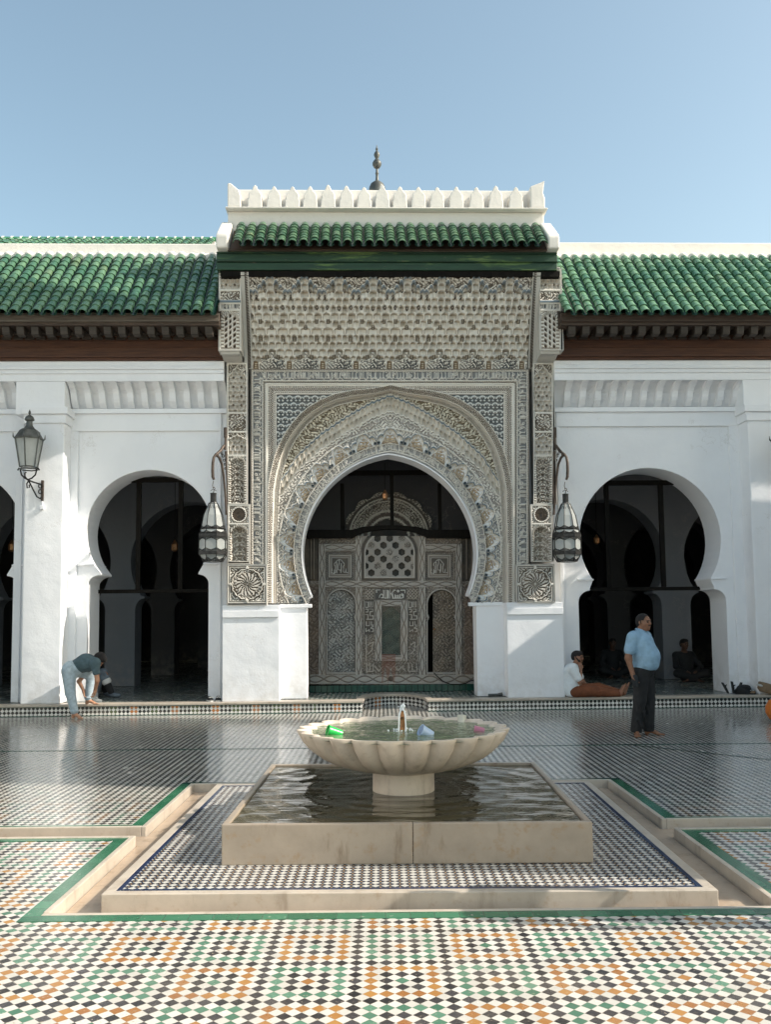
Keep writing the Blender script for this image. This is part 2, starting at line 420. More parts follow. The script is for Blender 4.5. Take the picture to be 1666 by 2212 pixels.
def seg_field(W, H_, strokes, wd):
    """raster of strokes (polylines) as a 0..1 field"""
    yy, xx = np.mgrid[0:H_, 0:W].astype(float); D = np.full((H_, W), 1e9)
    for st in strokes:
        for (x0, y0), (x1, y1) in zip(st[:-1], st[1:]):
            a0, a1 = int(max(0, min(x0, x1) - 5)), int(min(W, max(x0, x1) + 6)); b0, b1 = int(max(0, min(y0, y1) - 5)), int(min(H_, max(y0, y1) + 6))
            if a0 >= a1 or b0 >= b1: continue
            X, Y = xx[b0:b1, a0:a1], yy[b0:b1, a0:a1]
            dx, dy = x1 - x0, y1 - y0; L = dx * dx + dy * dy + 1e-9
            t = np.clip(((X - x0) * dx + (Y - y0) * dy) / L, 0, 1)
            D[b0:b1, a0:a1] = np.minimum(D[b0:b1, a0:a1], np.hypot(X - x0 - t * dx, Y - y0 - t * dy))
    return np.clip(1.15 - D / wd, 0, 1)
def script_strip(L, h, seed=1):
    """a running band of cursive letter forms, h tall"""
    r = random.Random(seed); st = []; x = 1.
    while x < L - 3:
        k = r.random(); b = h * .78
        if k < .50:  # tall stem with a foot
            hh = h * r.uniform(.02, .18); st.append([(x + r.uniform(-.5, .8), hh), (x, b), (x + r.uniform(2, 4), b + r.uniform(-1, 1))]); x += r.uniform(2.0, 3.2)
        elif k < .7:  # bowl
            R = r.uniform(2.2, 3.6); c = (x + R, b - R * .3)
            st.append([(c[0] + R * math.cos(a), c[1] + R * math.sin(a)) for a in np.linspace(-.5, PI + .4, 8)]); x += R * 1.45
        elif k < .88:  # loop high
            R = r.uniform(1.6, 2.4); c = (x + R, h * r.uniform(.25, .55)); st.append([(c[0] + R * math.cos(a), c[1] + R * math.sin(a)) for a in np.linspace(0, 2 * PI, 9)]); st.append([(c[0] + R, c[1]), (c[0] + R + 2, b)]); x += R * 1.6
        else:
            st.append([(x - 3, h * .95), (x + 3, h * .70), (x + 9, h * .9)]); x += 3
        if r.random() < .3: st.append([(x - 1, h * .08), (x + .4, h * .14)])
    return seg_field(int(L) + 2, int(h) + 1, st, 1.3)
def sample(F, s_, t_):
    """F[t,s], s in px (wrapping), t 0..1"""
    a = (np.round(s_).astype(int)) % F.shape[1]; b = np.clip(np.round(t_ * (F.shape[0] - 1)).astype(int), 0, F.shape[0] - 1)
    return F[b, a]
def arab(U, V, p=11., mir=True, ph=0.):
    """interlacing leafy tracery, 0..1"""
    a = U / p * 2 * PI; b = V / p * 2 * PI
    w1 = a + 1.3 * np.sin(b + ph) ; w2 = b + 1.3 * np.sin(a * .5 + ph)
    f = np.sin(w1) * np.cos(w2) + .55 * np.sin(1.9 * w2 - w1) + .35 * np.cos(2.3 * w1 + b)
    return np.clip(.5 + 1.9 * (np.abs(f) - .42), 0, 1)
def arab2(U, V, p=7.):
    """fine curling tracery, 0..1"""
    k = 2 * PI / p
    a = U * k * .62 + 1.7 * np.sin(V * k * .42 + .8 * np.sin(U * k * .21)); b = V * k * .62 + 1.7 * np.sin(U * k * .37 + .9 * np.sin(V * k * .23))
    f = np.abs(np.sin(a) * np.cos(b) + .5 * np.sin(b * 1.3 - a * .8))
    return np.clip((f - .30) * 3.0, 0, 1)
def rope(s_, t_, p=5.):
    return (((s_ + t_ * p * .5) % p) < p * .55).astype(float)
# ================================================================== GROUND
gm = MB().box(-150, 150, -60, 250, -1.2, -.125)
props(make('ground', gm, MT['coping'], frame=WLD), kind='structure')
FX0, FX1, FY0, FY1 = -1.985, 2.32, 5.335, 9.40          # outline of the sunken gutter round the fountain
cf = MB()
cf.box(-16, 16, -12, FY0, -.12, 0)
make_f = props(make('courtyard_floor', cf, MT['floor'], frame=WLD), kind='structure')
cb = MB()
CHL, CHR = (7.16, 7.54), (7.24, 7.62)                    # side gutters running left and right
cb.box(-16, FX0, FY0, CHL[0], -.12, 0).box(-16, FX0, CHL[1], FY1, -.12, 0)
cb.box(FX1, 16, FY0, CHR[0], -.12, 0).box(FX1, 16, CHR[1], FY1, -.12, 0)
cb.box(-16, 16, FY1, 18, -.12, 0)
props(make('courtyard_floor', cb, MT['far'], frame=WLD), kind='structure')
gb = MB(); w = .10; h = .004
gb.box(FX0 - w, FX1 + w, FY0 - w, FY0, 0, h)
gb.box(FX0 - w, FX0, FY0, CHL[0] - .07, 0, h).box(FX0 - w, FX0, CHL[1] + .07, FY1, 0, h)
gb.box(FX1, FX1 + w, FY0, CHR[0] - .07, 0, h).box(FX1, FX1 + w, CHR[1] + .07, FY1, 0, h)
for (a, b), x0, x1 in ((CHL, -16, FX0), (CHR, FX1, 16)):
    gb.box(x0, x1, a - .07, a, 0, h).box(x0, x1, b, b + .07, 0, h)
props(make('green_tile_border', gb, MT['green_border'], frame=WLD), kind='structure')
gb = MB(); gb.box(FX0 - w, FX1 + w, FY1, FY1 + w, 0, h); gb.box(-16, 16, 11.85, 11.91, 0, h)
for sg, x0 in ((1, 3.0), (-1, -3.0)): pass
gb.add([(3.1, 11.91, h), (3.17, 11.91, h), (5.57, 9.5, h), (5.5, 9.5, h)], [(0, 1, 2, 3)])
props(make('dark_tile_border', gb, MT['dark_border'], frame=WLD), kind='structure')
tr = MB(); tr.box(FX0 + .05, FX1 - .05, FY0 + .05, FY1 - .05, -.11, -.068)
for (a, b), x0, x1 in ((CHL, -16, FX0 + .05), (CHR, FX1 - .05, 16)): tr.box(x0, x1, a + .04, b - .04, -.11, -.068)
props(make('gutter_bed', tr, MT['trench'], frame=WLD), kind='structure')
cp = MB(); k = .04; z1 = .012
cp.box(FX0, FX1, FY0, FY0 + k, -.09, .006).box(FX0, FX1, FY1 - k, FY1, -.09, z1)
cp.box(FX0, FX0 + k, FY0 + k, CHL[0] + .04, -.09, z1).box(FX0, FX0 + k, CHL[1] - .04, FY1 - k, -.09, z1)
cp.box(FX1 - k, FX1, FY0 + k, CHR[0] + .04, -.09, z1).box(FX1 - k, FX1, CHR[1] - .04, FY1 - k, -.09, z1)
for (a, b), x0, x1 in ((CHL, -16, FX0), (CHR, FX1, 16)): cp.box(x0, x1, a, a + .04, -.09, z1).box(x0, x1, b - .04, b, -.09, z1)
props(make('gutter_kerb', cp, MT['marble'], frame=WLD, bevel=.006), kind='structure')

# ================================================================== ARCADE FLOOR, STEP, NICHE
XL, XR = -12., 12.
SF = .45                                               # the riser stands this far in front of the carved face
ncx = PX(854, 1510, SF); nhw, ndep = .585, 1.28
def nicheline(w, dp, n=28, y0=-SF):
    return [(ncx + w * math.cos(a) if abs(math.cos(a)) < .999 else ncx + w * math.copysign(1, math.cos(a)), y0 + dp * abs(math.sin(a)) ** .8) for a in np.linspace(PI, 0, n)]
top = MB()
plan = [(XL, -SF)] + nicheline(nhw, ndep) + [(XR, -SF), (XR, 16), (XL, 16)]
top.prismz(plan[:], -.1, STEP - .045)
props(make('arcade_step', top, MT['step'], base=(0, 0, 0)), kind='structure')
fl = MB().prismz([(XL, -.2), (XL, 16), (XR, 16), (XR, -.2), (ncx + nhw + .06, -.2)] + nicheline(nhw + .06, ndep + .03, y0=-.2 - .01)[::-1][1:-1] + [(ncx - nhw - .06, -.2)], STEP - .045, STEP - .008)
props(make('arcade_floor', fl, MT['innerfloor']), kind='structure')
ms = MB()
e = .025
A_ = nicheline(nhw - e, ndep - e, y0=-SF - e); B_ = nicheline(nhw + .10, ndep + .10, y0=-SF + .28)
A_[0] = (ncx - nhw + e, -SF - e); A_[-1] = (ncx + nhw - e, -SF - e)
loop = [(XL, -SF - e)] + A_ + [(XR, -SF - e), (XR, -SF + .28)] + B_[::-1] + [(XL, -SF + .28)]
ms.prismz(loop, STEP - .042, STEP)
props(make('step_nosing', ms, MT['marble'], bevel=.008), kind='structure')
dk = MB().box(XL, ncx - nhw, -SF - .006, -SF, STEP - .055, STEP - .045).box(ncx + nhw, XR, -SF - .006, -SF, STEP - .055, STEP - .045)
dk.box(XL, ncx - nhw, -SF - .006, -SF, 0, .012).box(ncx + nhw, XR, -SF - .006, -SF, 0, .012)
props(make('step_edging', dk, MT['dark_border']), kind='structure')

# ================================================================== GALLERIES LEFT AND RIGHT
DB = -.08                                              # plane of the bays
def opening(uc, vc, R, uj0, uj1, vj, uf0, uf1, vf, d=DB, apex=0.):
    """horseshoe opening as seen in elevation: from the left foot up and over to the right foot"""
    cx, cz = P(uc, vc, d); s = PX(uc + 1, vc, d) - cx; r = R * s
    x0, x1 = PX(uj0, vj, d), PX(uj1, vj, d); f0, f1 = PX(uf0, vf, d), PX(uf1, vf, d); zj, zf = P(uc, vj, d)[1], P(uc, vf, d)[1]
    pts = [(x0, STEP), (x0, zj)]
    pts += [(x0 + (f0 - x0) * (1 - math.cos(a)), zj + (zf - zj) * .85 * math.sin(a)) for a in np.linspace(0, PI / 2, 7)[1:]]
    pts += [(f0, zf - .0)]
    lo = math.degrees(math.asin(min(.93, (cz - zf - .16) / r))) if cz - zf < r * 1.05 else 55
    pts += arc(cx, cz, r, 180 + lo, -lo, 40)
    pts += [(f1, zf)] + [(x1 + (f1 - x1) * (1 - math.cos(a)), zj + (zf - zj) * .85 * math.sin(a)) for a in np.linspace(PI / 2, 0, 7)[:-1]]
    pts += [(x1, zj), (x1, STEP)]
    return pts
OPL = opening(322, 1150, 137, 189, 450, 1262, 216.6, 428, 1238)
dx_ = PX(322, 1150, DB) - PX(-92, 1150, DB)
OPL2 = [(x - dx_, z) for x, z in OPL]
OPR = opening(1406, 1164, 153, 1251, 1570, 1300, 1275.5, 1543.7, 1270)
OPR2 = [(x + dx_ * 1.12, z) for x, z in OPR]
TH = .78
ZB = PZ(893, DB)                                       # top of the bay walls
ZW = PZ(779, .38)                                      # underside of the timber frieze
XPL, XPR = PX(489, 1100, 0), PX(1196, 1100, 0)
def gallery(side):
    nm = 'left' if side < 0 else 'right'
    g = thing('arcade_gallery', ('white arcade wing left of the carved portal, its roof half in shadow' if side < 0 else
              'white arcade wing right of the carved portal, its green roof fully sunlit'), 'arcade', (side * 6, 0, 0), 'arcade wings beside the portal')
    if side < 0: xo, xi = -12.15, XPL
    else: xo, xi = 12.15, XPR
    lo, hi = min(xo, xi), max(xo, xi)
    ops = [OPL2, OPL] if side < 0 else [OPR, OPR2]
    ops = [[(min(max(x, lo + .02), hi - .02), z) for x, z in o] for o in ops]
    poly = [(lo, STEP - .01)]
    for o in ops: poly += [(x, z if z > STEP else STEP - .01) for x, z in o]
    poly += [(hi, STEP - .01), (hi, ZB), (lo, ZB)]
    wl = MB().prism(poly, -DB, -DB + TH)
    make('arch_wall', wl, MT['plaster'], g, bevel=.012)
    # frame round each arch panel: a thin slab with the panel cut out is laid on the wall
    fr = MB(); t = .05
    def frame(u0, u1, vtop, uo0, uo1):
        a, b = PX(u0, 1100, DB), PX(u1, 1100, DB); c, d_ = PX(uo0, 1100, DB), PX(uo1, 1100, DB); zt = PZ(vtop, DB)
        y = -DB
        fr.box(c, d_, y - t, y, zt, ZB - .002)
        fr.box(c, a, y - t, y, STEP, zt - .001); fr.box(b, d_, y - t, y, STEP, zt - .001)
    if side < 0:
        frame(168, 474, 930, 134, 478); frame(-246, 33, 930, -270, 49)
    else:
        frame(1214, 1580, 924, 1206, 1622)
    make('panel_frame', fr, MT['plaster'], g, bevel=.008)
    # impost mouldings at the springing of the arches
    for o in ops:
        n = len(o)
        for idx, sg in ((9, -1), (n - 10, 1)):
            x, z = o[idx]; im = MB()
            if abs(x) < abs(hi if side < 0 else hi) + 9:
                im.box(min(x - .0, x + sg * .30) + (.0 if sg > 0 else 0), max(x, x + sg * .30), -DB - .035, -DB + TH + .02, z - .015, z + .02)
                make('impost', im, MT['plaster'], g, bevel=.006)
    # piers
    if side < 0: prs = [(49, 134), (-365, -280)]
    else: prs = [(1628, 1800)]
    for a, b in prs:
        mb = MB().box(PX(a, 1200, .35), PX(b, 1200, .35), -.35, -DB - .0, STEP, PZ(893, .35))
        make('pier', mb, MT['plaster'], g, bevel=.02)
        mb = MB(); x0, x1 = PX(a, 1200, .35), PX(b, 1200, .35)
        for i, (e_, za, zb) in enumerate(((.03, 912, 893), (.07, 893, 878))):
            mb.box(x0 - e_, x1 + e_, -.35 - e_, -DB, PZ(za, .35), PZ(zb, .35) + .001 * i)
        make('pier_cap', mb, MT['plaster'], g, bevel=.012)
    # upper band and mouldings
    ub = MB(); zr = PZ(822, .38)
    ub.box(lo, hi, -.38, .7, zr, ZW).box(lo, hi, -.42, -.38, PZ(797, .4), PZ(791, .4)).box(lo, hi, -.41, -.38, PZ(806, .4), PZ(802, .4))
    make('upper_wall', ub, MT['plaster'], g, bevel=.008)
    # corbel course: swelling surface with upright ribs
    z0 = PZ(884, DB); dz = zr - z0
    prof = lambda q: -DB + .02 - .40 * (q ** 1.5) - .035 * math.sin(q * 2 * PI)
    co = MB(); co.prismx([(prof(q) + .05, z0 + dz * q) for q in np.linspace(0, 1, 9)] + [(.6, zr), (.6, z0)], lo, hi)
    co.box(lo, hi, -DB - .10, -DB + .6, ZB - .001, z0 + .001)
    make('corbel_course', co, MT['plaster'], g)
    if side < 0: spans = [(140, 478, 11), (-200, 44, 8)]
    else: spans = [(1212, 1612, 12)]
    for a, b, n in spans:
        for i in range(n):
            ribs = MB()
            u = a + (b - a) * (i + .5) / n; x = PX(u, 850, .2); w_ = .058
            ribs.prismx([(prof(q) - .085 - .012 * math.sin(q * 2 * PI), z0 + .02 + (dz - .02) * q) for q in np.linspace(0, 1, 9)] + [(.1, zr), (.1, z0)], x - w_, x + w_)
            make('rib', ribs, MT['plaster'], g, bevel=.008)
    for a in ([(34, 140)] if side < 0 else [(1606, 1700)]):
        mb = MB().box(PX(a[0], 850, .36), PX(a[1], 850, .36), -.372, .1, PZ(893, .36) , zr)
        make('pier_head', mb, MT['plaster'], g, bevel=.012)
    # timber frieze, brackets, fascia
    fz = MB(); za, zb = ZW, PZ(727, .42)
    fz.box(lo, hi, -.42, .5, za, zb).box(lo, hi, -.455, -.42, zb - .022, zb + .02).box(lo, hi, -.47, -.42, za + .05, za + .085).box(lo, hi, -.46, -.42, zb - .08, zb - .04)
    fz.box(lo, hi, -.445, -.42, (za + zb) / 2 + .01, (za + zb) / 2 + .03)
    make('frieze_board', fz, MT['wood_red'], g, bevel=.003)
    mb = MB(); x = lo + .02
    while x < hi - .1:
        mb.prism(arc(x + .1, zb - .075, .085, 180, 0, 6), -.50, -.42); x += .205
    make('carved_run', mb, MT['wood_mid'], g)
    bk0, bk1 = PZ(748, .8), PZ(703, 1.0)
    n = 17 if side < 0 else 16
    if side < 0: us = [33 + (456 - 33) / 15 * 1.083 * i - 33 for i in range(0, 15)]; us = [13 + 31.3 * i for i in range(15)]
    else: us = [1236 + 30.3 * i for i in range(15)]
    for u in us:
        x = PX(u, 720, .9)
        if not lo + .1 < x < hi - .1: continue
        mb = MB(); zt = PZ(704, .95)
        mb.prismx([(-.36, zb + .001), (-.52, zb + .01), (-.60, zb + .10), (-.80, zt - .16), (-.92, zt - .14), (-.95, zt - .02), (-.95, zt), (-.36, zt)], x - .065, x + .065)
        mb.prismx([(-.5, zb - .0), (-.56, zb + .04), (-.62, zb + .06), (-.5, zb + .07)], x - .09, x + .09)
        make('bracket', mb, MT['wood_mid'], g, bevel=.01)
    zt = PZ(704, .95); zc = PZ(690, 1.0)
    so_ = MB().box(lo, hi, -.98, -.30, zt + .001, zt + .05)
    make('soffit_board', so_, MT['wood'], g)
    fa = MB().box(lo, hi, -1.0, -.94, zt - .0 + .051, zc + .12).box(lo, hi, -1.03, -1.0, zt + .06, zt + .09).box(lo, hi, -1.02, -1.0, zc + .06, zc + .08)
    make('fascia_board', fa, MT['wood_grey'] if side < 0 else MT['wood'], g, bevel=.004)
    # roof
    ze = PZ(678, 1.12); zr_ = PZ(556, -.6)
    roof('tiled_roof', g, (lo, hi), (-1.14, ze), (.62, zr_), .197, 13, .88 if side < 0 else 1.12)  # left tiles darkened as if shaded, right ones paled as if sunlit
    dk_ = MB().prismx([(-1.02, ze - .10), (.66, zr_ - .12), (.66, zt + .05), (-.99, zt + .06)], lo, hi)
    make('roof_deck', dk_, MT['wood'], g)
    # parapet of thick limewash behind the tiles
    pm = MB(); zp = PZ(529 if side < 0 else 524, -.75)
    n = 60; xs = np.linspace(lo, hi, n)
    pm.box(lo, hi, .70, 1.1, zr_ - .5, zp)
    pm.prismx([(.55, zr_ - .12), (.55, zr_ + .02), (.60, zr_ + .06), (.70, zr_ + .12), (.72, zr_ - .12)], lo, hi)
    make('parapet', pm, MT['coping'], g, bevel=.025)
    caps = MB(); r = random.Random(3)
    k_ = int((hi - lo) / .197)
    for i in range(k_):
        x = lo + (hi - lo) * (i + .5) / k_ if False else lo + .197 * (i + .5)
        caps.sphere((x, .60, zr_ + .035 + r.uniform(-.01, .01)), .085 * r.uniform(.85, 1.1), 10, (1, .9, .75))
    make('mortar_cap', caps, MT['coping'], g, smooth=True)
    # the mass behind: back slope down to the hall roof
    bk = MB().box(lo, hi, 1.1, 16, PZ(700, 0), zr_ - .1)
    make('flat_roof', bk, MT['coping'], g)
    return g
def roof(name, parent, xr, e, t, pitch, rows, tone=1.):
    """rows of half-round glazed tiles from the eave e=(y,z) up to t=(y,z)"""
    lo, hi = xr; n = int(round((hi - lo) / pitch)); mb = MB(); r = random.Random(11)
    dy, dz = t[0] - e[0], t[1] - e[1]; L = math.hypot(dy, dz); ty, tz = dy / L, dz / L; ny, nz = -tz, ty
    step = L / rows; seg = 8
    def piece(x, s0, s1, ra, rb, lift, up=1, y=None):
        vs = []
        for s, R in ((s0, ra), (s1, rb)):
            for k in range(seg + 1):
                a = PI * k / seg
                ox, on = R * math.cos(a), up * R * .82 * math.sin(a) + lift
                vs.append((x + ox, e[0] + ty * s + ny * on, e[1] + tz * s + nz * on))
        for s, R in ((s0, ra - .013), (s1, rb - .013)):
            for k in range(seg + 1):
                a = PI * k / seg
                ox, on = R * math.cos(a), up * R * .82 * math.sin(a) + lift
                vs.append((x + ox, e[0] + ty * s + ny * on, e[1] + tz * s + nz * on))
        m_ = seg + 1
        fs = [(k, k + 1, m_ + k + 1, m_ + k) for k in range(seg)] + [(2 * m_ + k, 3 * m_ + k, 3 * m_ + k + 1, 2 * m_ + k + 1) for k in range(seg)]
        fs += [(k, 2 * m_ + k, 2 * m_ + k + 1, k + 1) for k in range(seg)]
        if up < 0: fs = [f[::-1] for f in fs]
        mb.add(vs, fs)
    for i in range(n + 1):
        x = lo + pitch * (i + .5)
        if x > hi - .04: break
        for j in range(rows):
            g_ = r.random(); v_ = r.random()
            c = np.array((.045, .13, .078)) * (1 - g_) + np.array((.125, .235, .135)) * g_
            if v_ > .985: c = c * .7 + np.array((.10, .11, .05)) * .5
            if v_ < .004: c = np.array((.45, .28, .17))
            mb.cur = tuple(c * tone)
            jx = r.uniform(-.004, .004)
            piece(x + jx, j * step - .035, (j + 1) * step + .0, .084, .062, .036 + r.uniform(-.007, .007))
        mb.cur = (.012 * tone, .05 * tone, .032 * tone)  # channel tiles darkened, painting in the shade of the gaps
        if x + pitch / 2 < hi: 
            for j in range(0, rows, 2): piece(x + pitch / 2, j * step - .03, (j + 2) * step, .062, .056, .028, -1)
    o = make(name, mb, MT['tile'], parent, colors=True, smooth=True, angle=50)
    return o
gl = gallery(-1); gr = gallery(1)

# ridge of a further roof showing above the left parapet
rg = thing('distant_roof', 'low green tiled roof ridge behind the left parapet', 'roof', (-6, 6, 0))
zr2 = P(230, 518, -6.5)[1]
mb = MB(); mb.cur = (.05, .22, .11)
for i in range(46):
    x = -10 + i * .235
    if x > PX(467, 520, -6.5): break
    mb.tube([(x, 6.5, zr2), (x + .245, 6.5, zr2)], [.085, .075], 8)
make('ridge_tile', mb, MT['tile'], rg, colors=True, smooth=True)
mb = MB()
for i in range(46):
    x = -10 + i * .235
    if x > PX(467, 520, -6.5): break
    mb.tube([(x - .0, 6.5, zr2), (x + .045, 6.5, zr2)], [.098, .095], 8)
make('mortar_joint', mb, MT['coping'], rg, smooth=True)
xe = PX(467, 520, -6.5)
roof('roof_slope', rg, (-10, xe), (5.2, zr2 - .8), (6.45, zr2 - .05), .2, 6)
make('back_wall', MB().box(-10, xe, 6.3, 7.2, PZ(700, 0), zr2 - .12), MT['coping'], rg)

# ================================================================== HALL BEHIND
def iarcade(y, xc, pitch, n, zcap, zc, R, hw, label, mat='inner'):
    g = thing('arcade_wall', label, 'arcade wall', (xc, y, 0), 'inner arcade walls')
    lo, hi = xc - pitch * (n / 2), xc + pitch * (n / 2)
    poly = [(lo, STEP)]
    for i in range(n):
        c = lo + pitch * (i + .5); half = pitch / 2
        o = [(c - half + hw, STEP), (c - half + hw, zcap - .55)]
        o += [(c - half + hw - .0 + (.22) * (1 - math.cos(a)), zcap - .55 + .5 * math.sin(a)) for a in np.linspace(0, PI / 2, 6)[1:]]
        o = [(c - half + hw, STEP), (c - half + hw, zcap - .32)] + [(c - half + hw - .0 + .20 * (1 - math.cos(a)) , zcap - .32 + .27 * math.sin(a)) for a in np.linspace(0, PI / 2, 6)[1:]] + [(c - half + hw + .2, zcap)]
        lo_ = 34; a_ = arc(c, zc, R, 180 + lo_, -lo_, 28)
        mir = [(2 * c - x, z) for x, z in o][::-1]
        poly += o + a_ + mir
    poly += [(hi, STEP), (hi, 6.2), (lo, 6.2)]
    make('arch_wall', MB().prism(poly, y, y + .62), MT[mat], g)
    return g
y1 = (G(258, 1481, STEP).y - FY); y2 = (G(351, 1458, STEP).y - FY)
xa = PX(258, 1400, -y1); xb = PX(1465, 1400, -y1); pa = (xb - xa) / 4
zc1 = P(258, 1288, -y1)[1]; zt1 = P(416, 1084, -y1)[1]
R1 = pa / 2 - .22
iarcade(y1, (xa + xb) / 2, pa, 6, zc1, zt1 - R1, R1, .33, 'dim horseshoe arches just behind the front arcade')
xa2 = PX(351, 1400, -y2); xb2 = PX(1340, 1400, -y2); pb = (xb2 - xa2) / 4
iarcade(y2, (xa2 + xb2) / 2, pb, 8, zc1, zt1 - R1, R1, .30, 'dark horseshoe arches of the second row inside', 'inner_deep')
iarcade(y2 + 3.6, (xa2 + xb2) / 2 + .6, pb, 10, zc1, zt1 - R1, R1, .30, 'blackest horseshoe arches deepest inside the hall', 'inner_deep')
hall = thing('prayer_hall', 'dark enclosed hall behind the arcades with low ceiling', 'hall', (0, 8, 0))
make('ceiling', MB().box(-11.9, 11.9, .72, 15.9, 6.2, 6.3), MT['darkwood'], hall)
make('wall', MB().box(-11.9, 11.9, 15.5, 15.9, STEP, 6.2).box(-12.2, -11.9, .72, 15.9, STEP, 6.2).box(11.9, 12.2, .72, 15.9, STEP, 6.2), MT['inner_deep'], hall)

# timber screens standing in the arches
def tscreen(lab, us, vtop, vbar, u0, u1, d, tv=.05):
    g = thing('timber_frame', lab, 'timber frame', (PX((u0 + u1) / 2, vbar, d), -d, STEP), 'timber frames in the arches')
    zt = P((u0 + u1) / 2, vtop, d)[1]; zb = P((u0 + u1) / 2, vbar, d)[1]; x0, x1 = PX(u0, vbar, d), PX(u1, vbar, d)
    make('crossbar', MB().box(x0, x1, -d - .04, -d + .04, zb - .035, zb + .035), MT['darkwood'], g, bevel=.006)
    make('top_rail', MB().box(x0 - .1, x1 + .1, -d - .045, -d + .045, zt - .045, zt + .045), MT['darkwood'], g, bevel=.006)
    for u in us:
        x = PX(u, (vtop + vbar) / 2, d)
        make('post', MB().box(x - tv, x + tv, -d - .035, -d + .035, zb + .035, zt - .045), MT['darkwood'], g, bevel=.006)
    return g
tscreen('dark timber frame filling the left bay arch', (299, 390), 1037, 1277, 200, 452, -.80, .045)
tscreen('dark timber frame filling the right bay arch', (1313, 1431), 1043, 1272, 1249, 1560, -.80, .045)
def hlamp(u, v0, v1, vt, d, lab, sc=1.):
    x, z0 = P(u, v0, d); z1 = P(u, v1, d)[1]; zt = P(u, vt, d)[1]; y = -d
    g = thing('hanging_lamp', lab, 'hanging lamp', (x, y, z0), 'small lamps hanging indoors')
    h = z1 - z0; w_ = h * .28
    make('cage', MB().lathe([(w_ * .4, 0), (w_, h * .15), (w_ * 1.05, h * .6), (w_ * .5, h * .85), (w_ * .2, h)], (x, y, z0), 8), MT['brass'], g)
    make('cord', MB().tube([(x, y, z1), (x, y, zt)], .006, 5), MT['darkwood'], g)
hlamp(377, 1192, 1166, 1010, -2.2, 'tiny lamp hanging on a cord inside the left bay')
hlamp(24, 1192, 1166, 1010, -2.2, 'tiny lamp hanging inside the leftmost arch')
hlamp(832, 1080, 1058, 1000, -1.0, 'dark chain lamp hanging in the top of the main arch')
hlamp(1290, 1176, 1154, 1010, -2.4, 'faint lamp hanging inside the right bay')
# ================================================================== CARVED PORTAL
portal = thing('portal', 'tall carved stucco portal with muqarnas hood and crenellated top, centre of the facade', 'portal', (0, 0, 0))
AX = 842.5; DF = .25
def dist_open(us, V):
    return np.hypot(us - (AX + 29), V - 1195) - 217
c = Canvas(541, 1144, 797, 1303, DF, .9)
U, V = c.U, c.V; us = AX - np.abs(U - AX)
q = np.minimum(us - 541, V - 797); vert = (us - 541) < (V - 797); s_ = np.where(vert, V, us)
ALL = np.ones(U.shape, bool)
SCR = script_strip(700, 19, 3); SCR2 = script_strip(600, 15, 9)
c.paint(ALL, 0., LIGHT)
def band(cv, m, f, lo=-.028, hi=.0, clo=DARK, chi=LIGHT): cv.relief(m, f, lo, hi, clo, chi)
band(c, (q >= 0) & (q < 3.4), rope(s_, q, 5.2), -.03, .012)
band(c, (q >= 6) & (q < 25), sample(SCR, s_ + np.where(U > AX, 37, 0), (q - 6) / 19), -.03, .004, NAVYD, PALE)
c.paint((q >= 25) & (q < 27), .008, PALE)
band(c, (q >= 27.4) & (q < 31), rope(s_, q, 5.2), -.03, .012)
c.paint((q >= 31) & (q < 38), .0, PALE); c.paint((q >= 33) & (q < 35), .02, PALE)
band(c, (q >= 38.5) & (q < 41), (s_ % 4 < 2.2).astype(float))
chk = (((s_ // 2.4) + (q // 2.4)) % 2)
band(c, (q >= 42) & (q < 49), chk)
band(c, (q >= 50.5) & (q < 53), (s_ % 4 < 2.2).astype(float))
# spandrel lattice of crescents
sp = q > 56
pa_, pb_ = 18.3, 15.6
row = np.floor((V - 853) / pb_); a = ((us - 597 + (row % 2) * pa_ / 2) % pa_) / pa_ - .5; b = ((V - 853) % pb_) / pb_ - .5
rr_ = np.hypot(a, b * .9 + .02)
f = ((np.abs(np.hypot(a, (b - .12) * .9) - .34) < .10) & (b < .16)) | (np.hypot(np.abs(a) - .22, b - .36) < .13) | (np.hypot(a, b + .02) < .08) | (np.hypot(np.abs(a) - .5, b + .1) < .09)
band(c, sp, f.astype(float), -.045, .0, (.12, .14, .15), (.62, .63, .61))
# pointed outer arch
ARCH = [(577, 1310), (577, 1060), (582.5, 1024), (591, 990), (602, 960), (614, 937), (630, 914), (646, 896), (664, 880.5), (690, 864), (722, 851), (760, 843), (805, 839), (846, 831)]
def polydist(us, V, pts):
    D = np.full(us.shape, 1e9); S = np.zeros(us.shape); L0 = 0.
    for (x0, y0), (x1, y1) in zip(pts[:-1], pts[1:]):
        dx, dy = x1 - x0, y1 - y0; L = math.hypot(dx, dy); t = np.clip(((us - x0) * dx + (V - y0) * dy) / L ** 2, 0, 1)
        d = np.hypot(us - x0 - t * dx, V - y0 - t * dy); side = (us - x0) * dy - (V - y0) * dx
        m = d < np.abs(D); D = np.where(m, np.where(side < 0, d, -d), D); S = np.where(m, L0 + t * L, S); L0 += L
    return D, S, L0
do, ang, LT = polydist(us, V, ARCH)
if do[(np.abs(us - 700) < 1) & (np.abs(V - 1100) < 1)].mean() < 0: do = -do
inn = do > 0
sc_ = np.interp(ang, [0, 130, 240, 400, LT - 90, LT], [22, 22, 27, 30, 27, 20]); dn = do / sc_ * 34
c.paint(inn, 0., LIGHT); c.paint(inn & (dn < 2), .025, PALE)
band(c, inn & (dn >= 2) & (dn < 4.6), (ang % 4 < 2.2).astype(float), -.02, .02)
band(c, inn & (dn >= 5) & (dn < 12.3), (((ang // 2.4) + (dn // 2.4)) % 2), -.02, .02)
band(c, inn & (dn >= 12.6) & (dn < 15.2), (ang % 4 < 2.2).astype(float), -.02, .015)
c.paint(inn & (dn >= 15.2) & (dn < 18), .03, PALE)
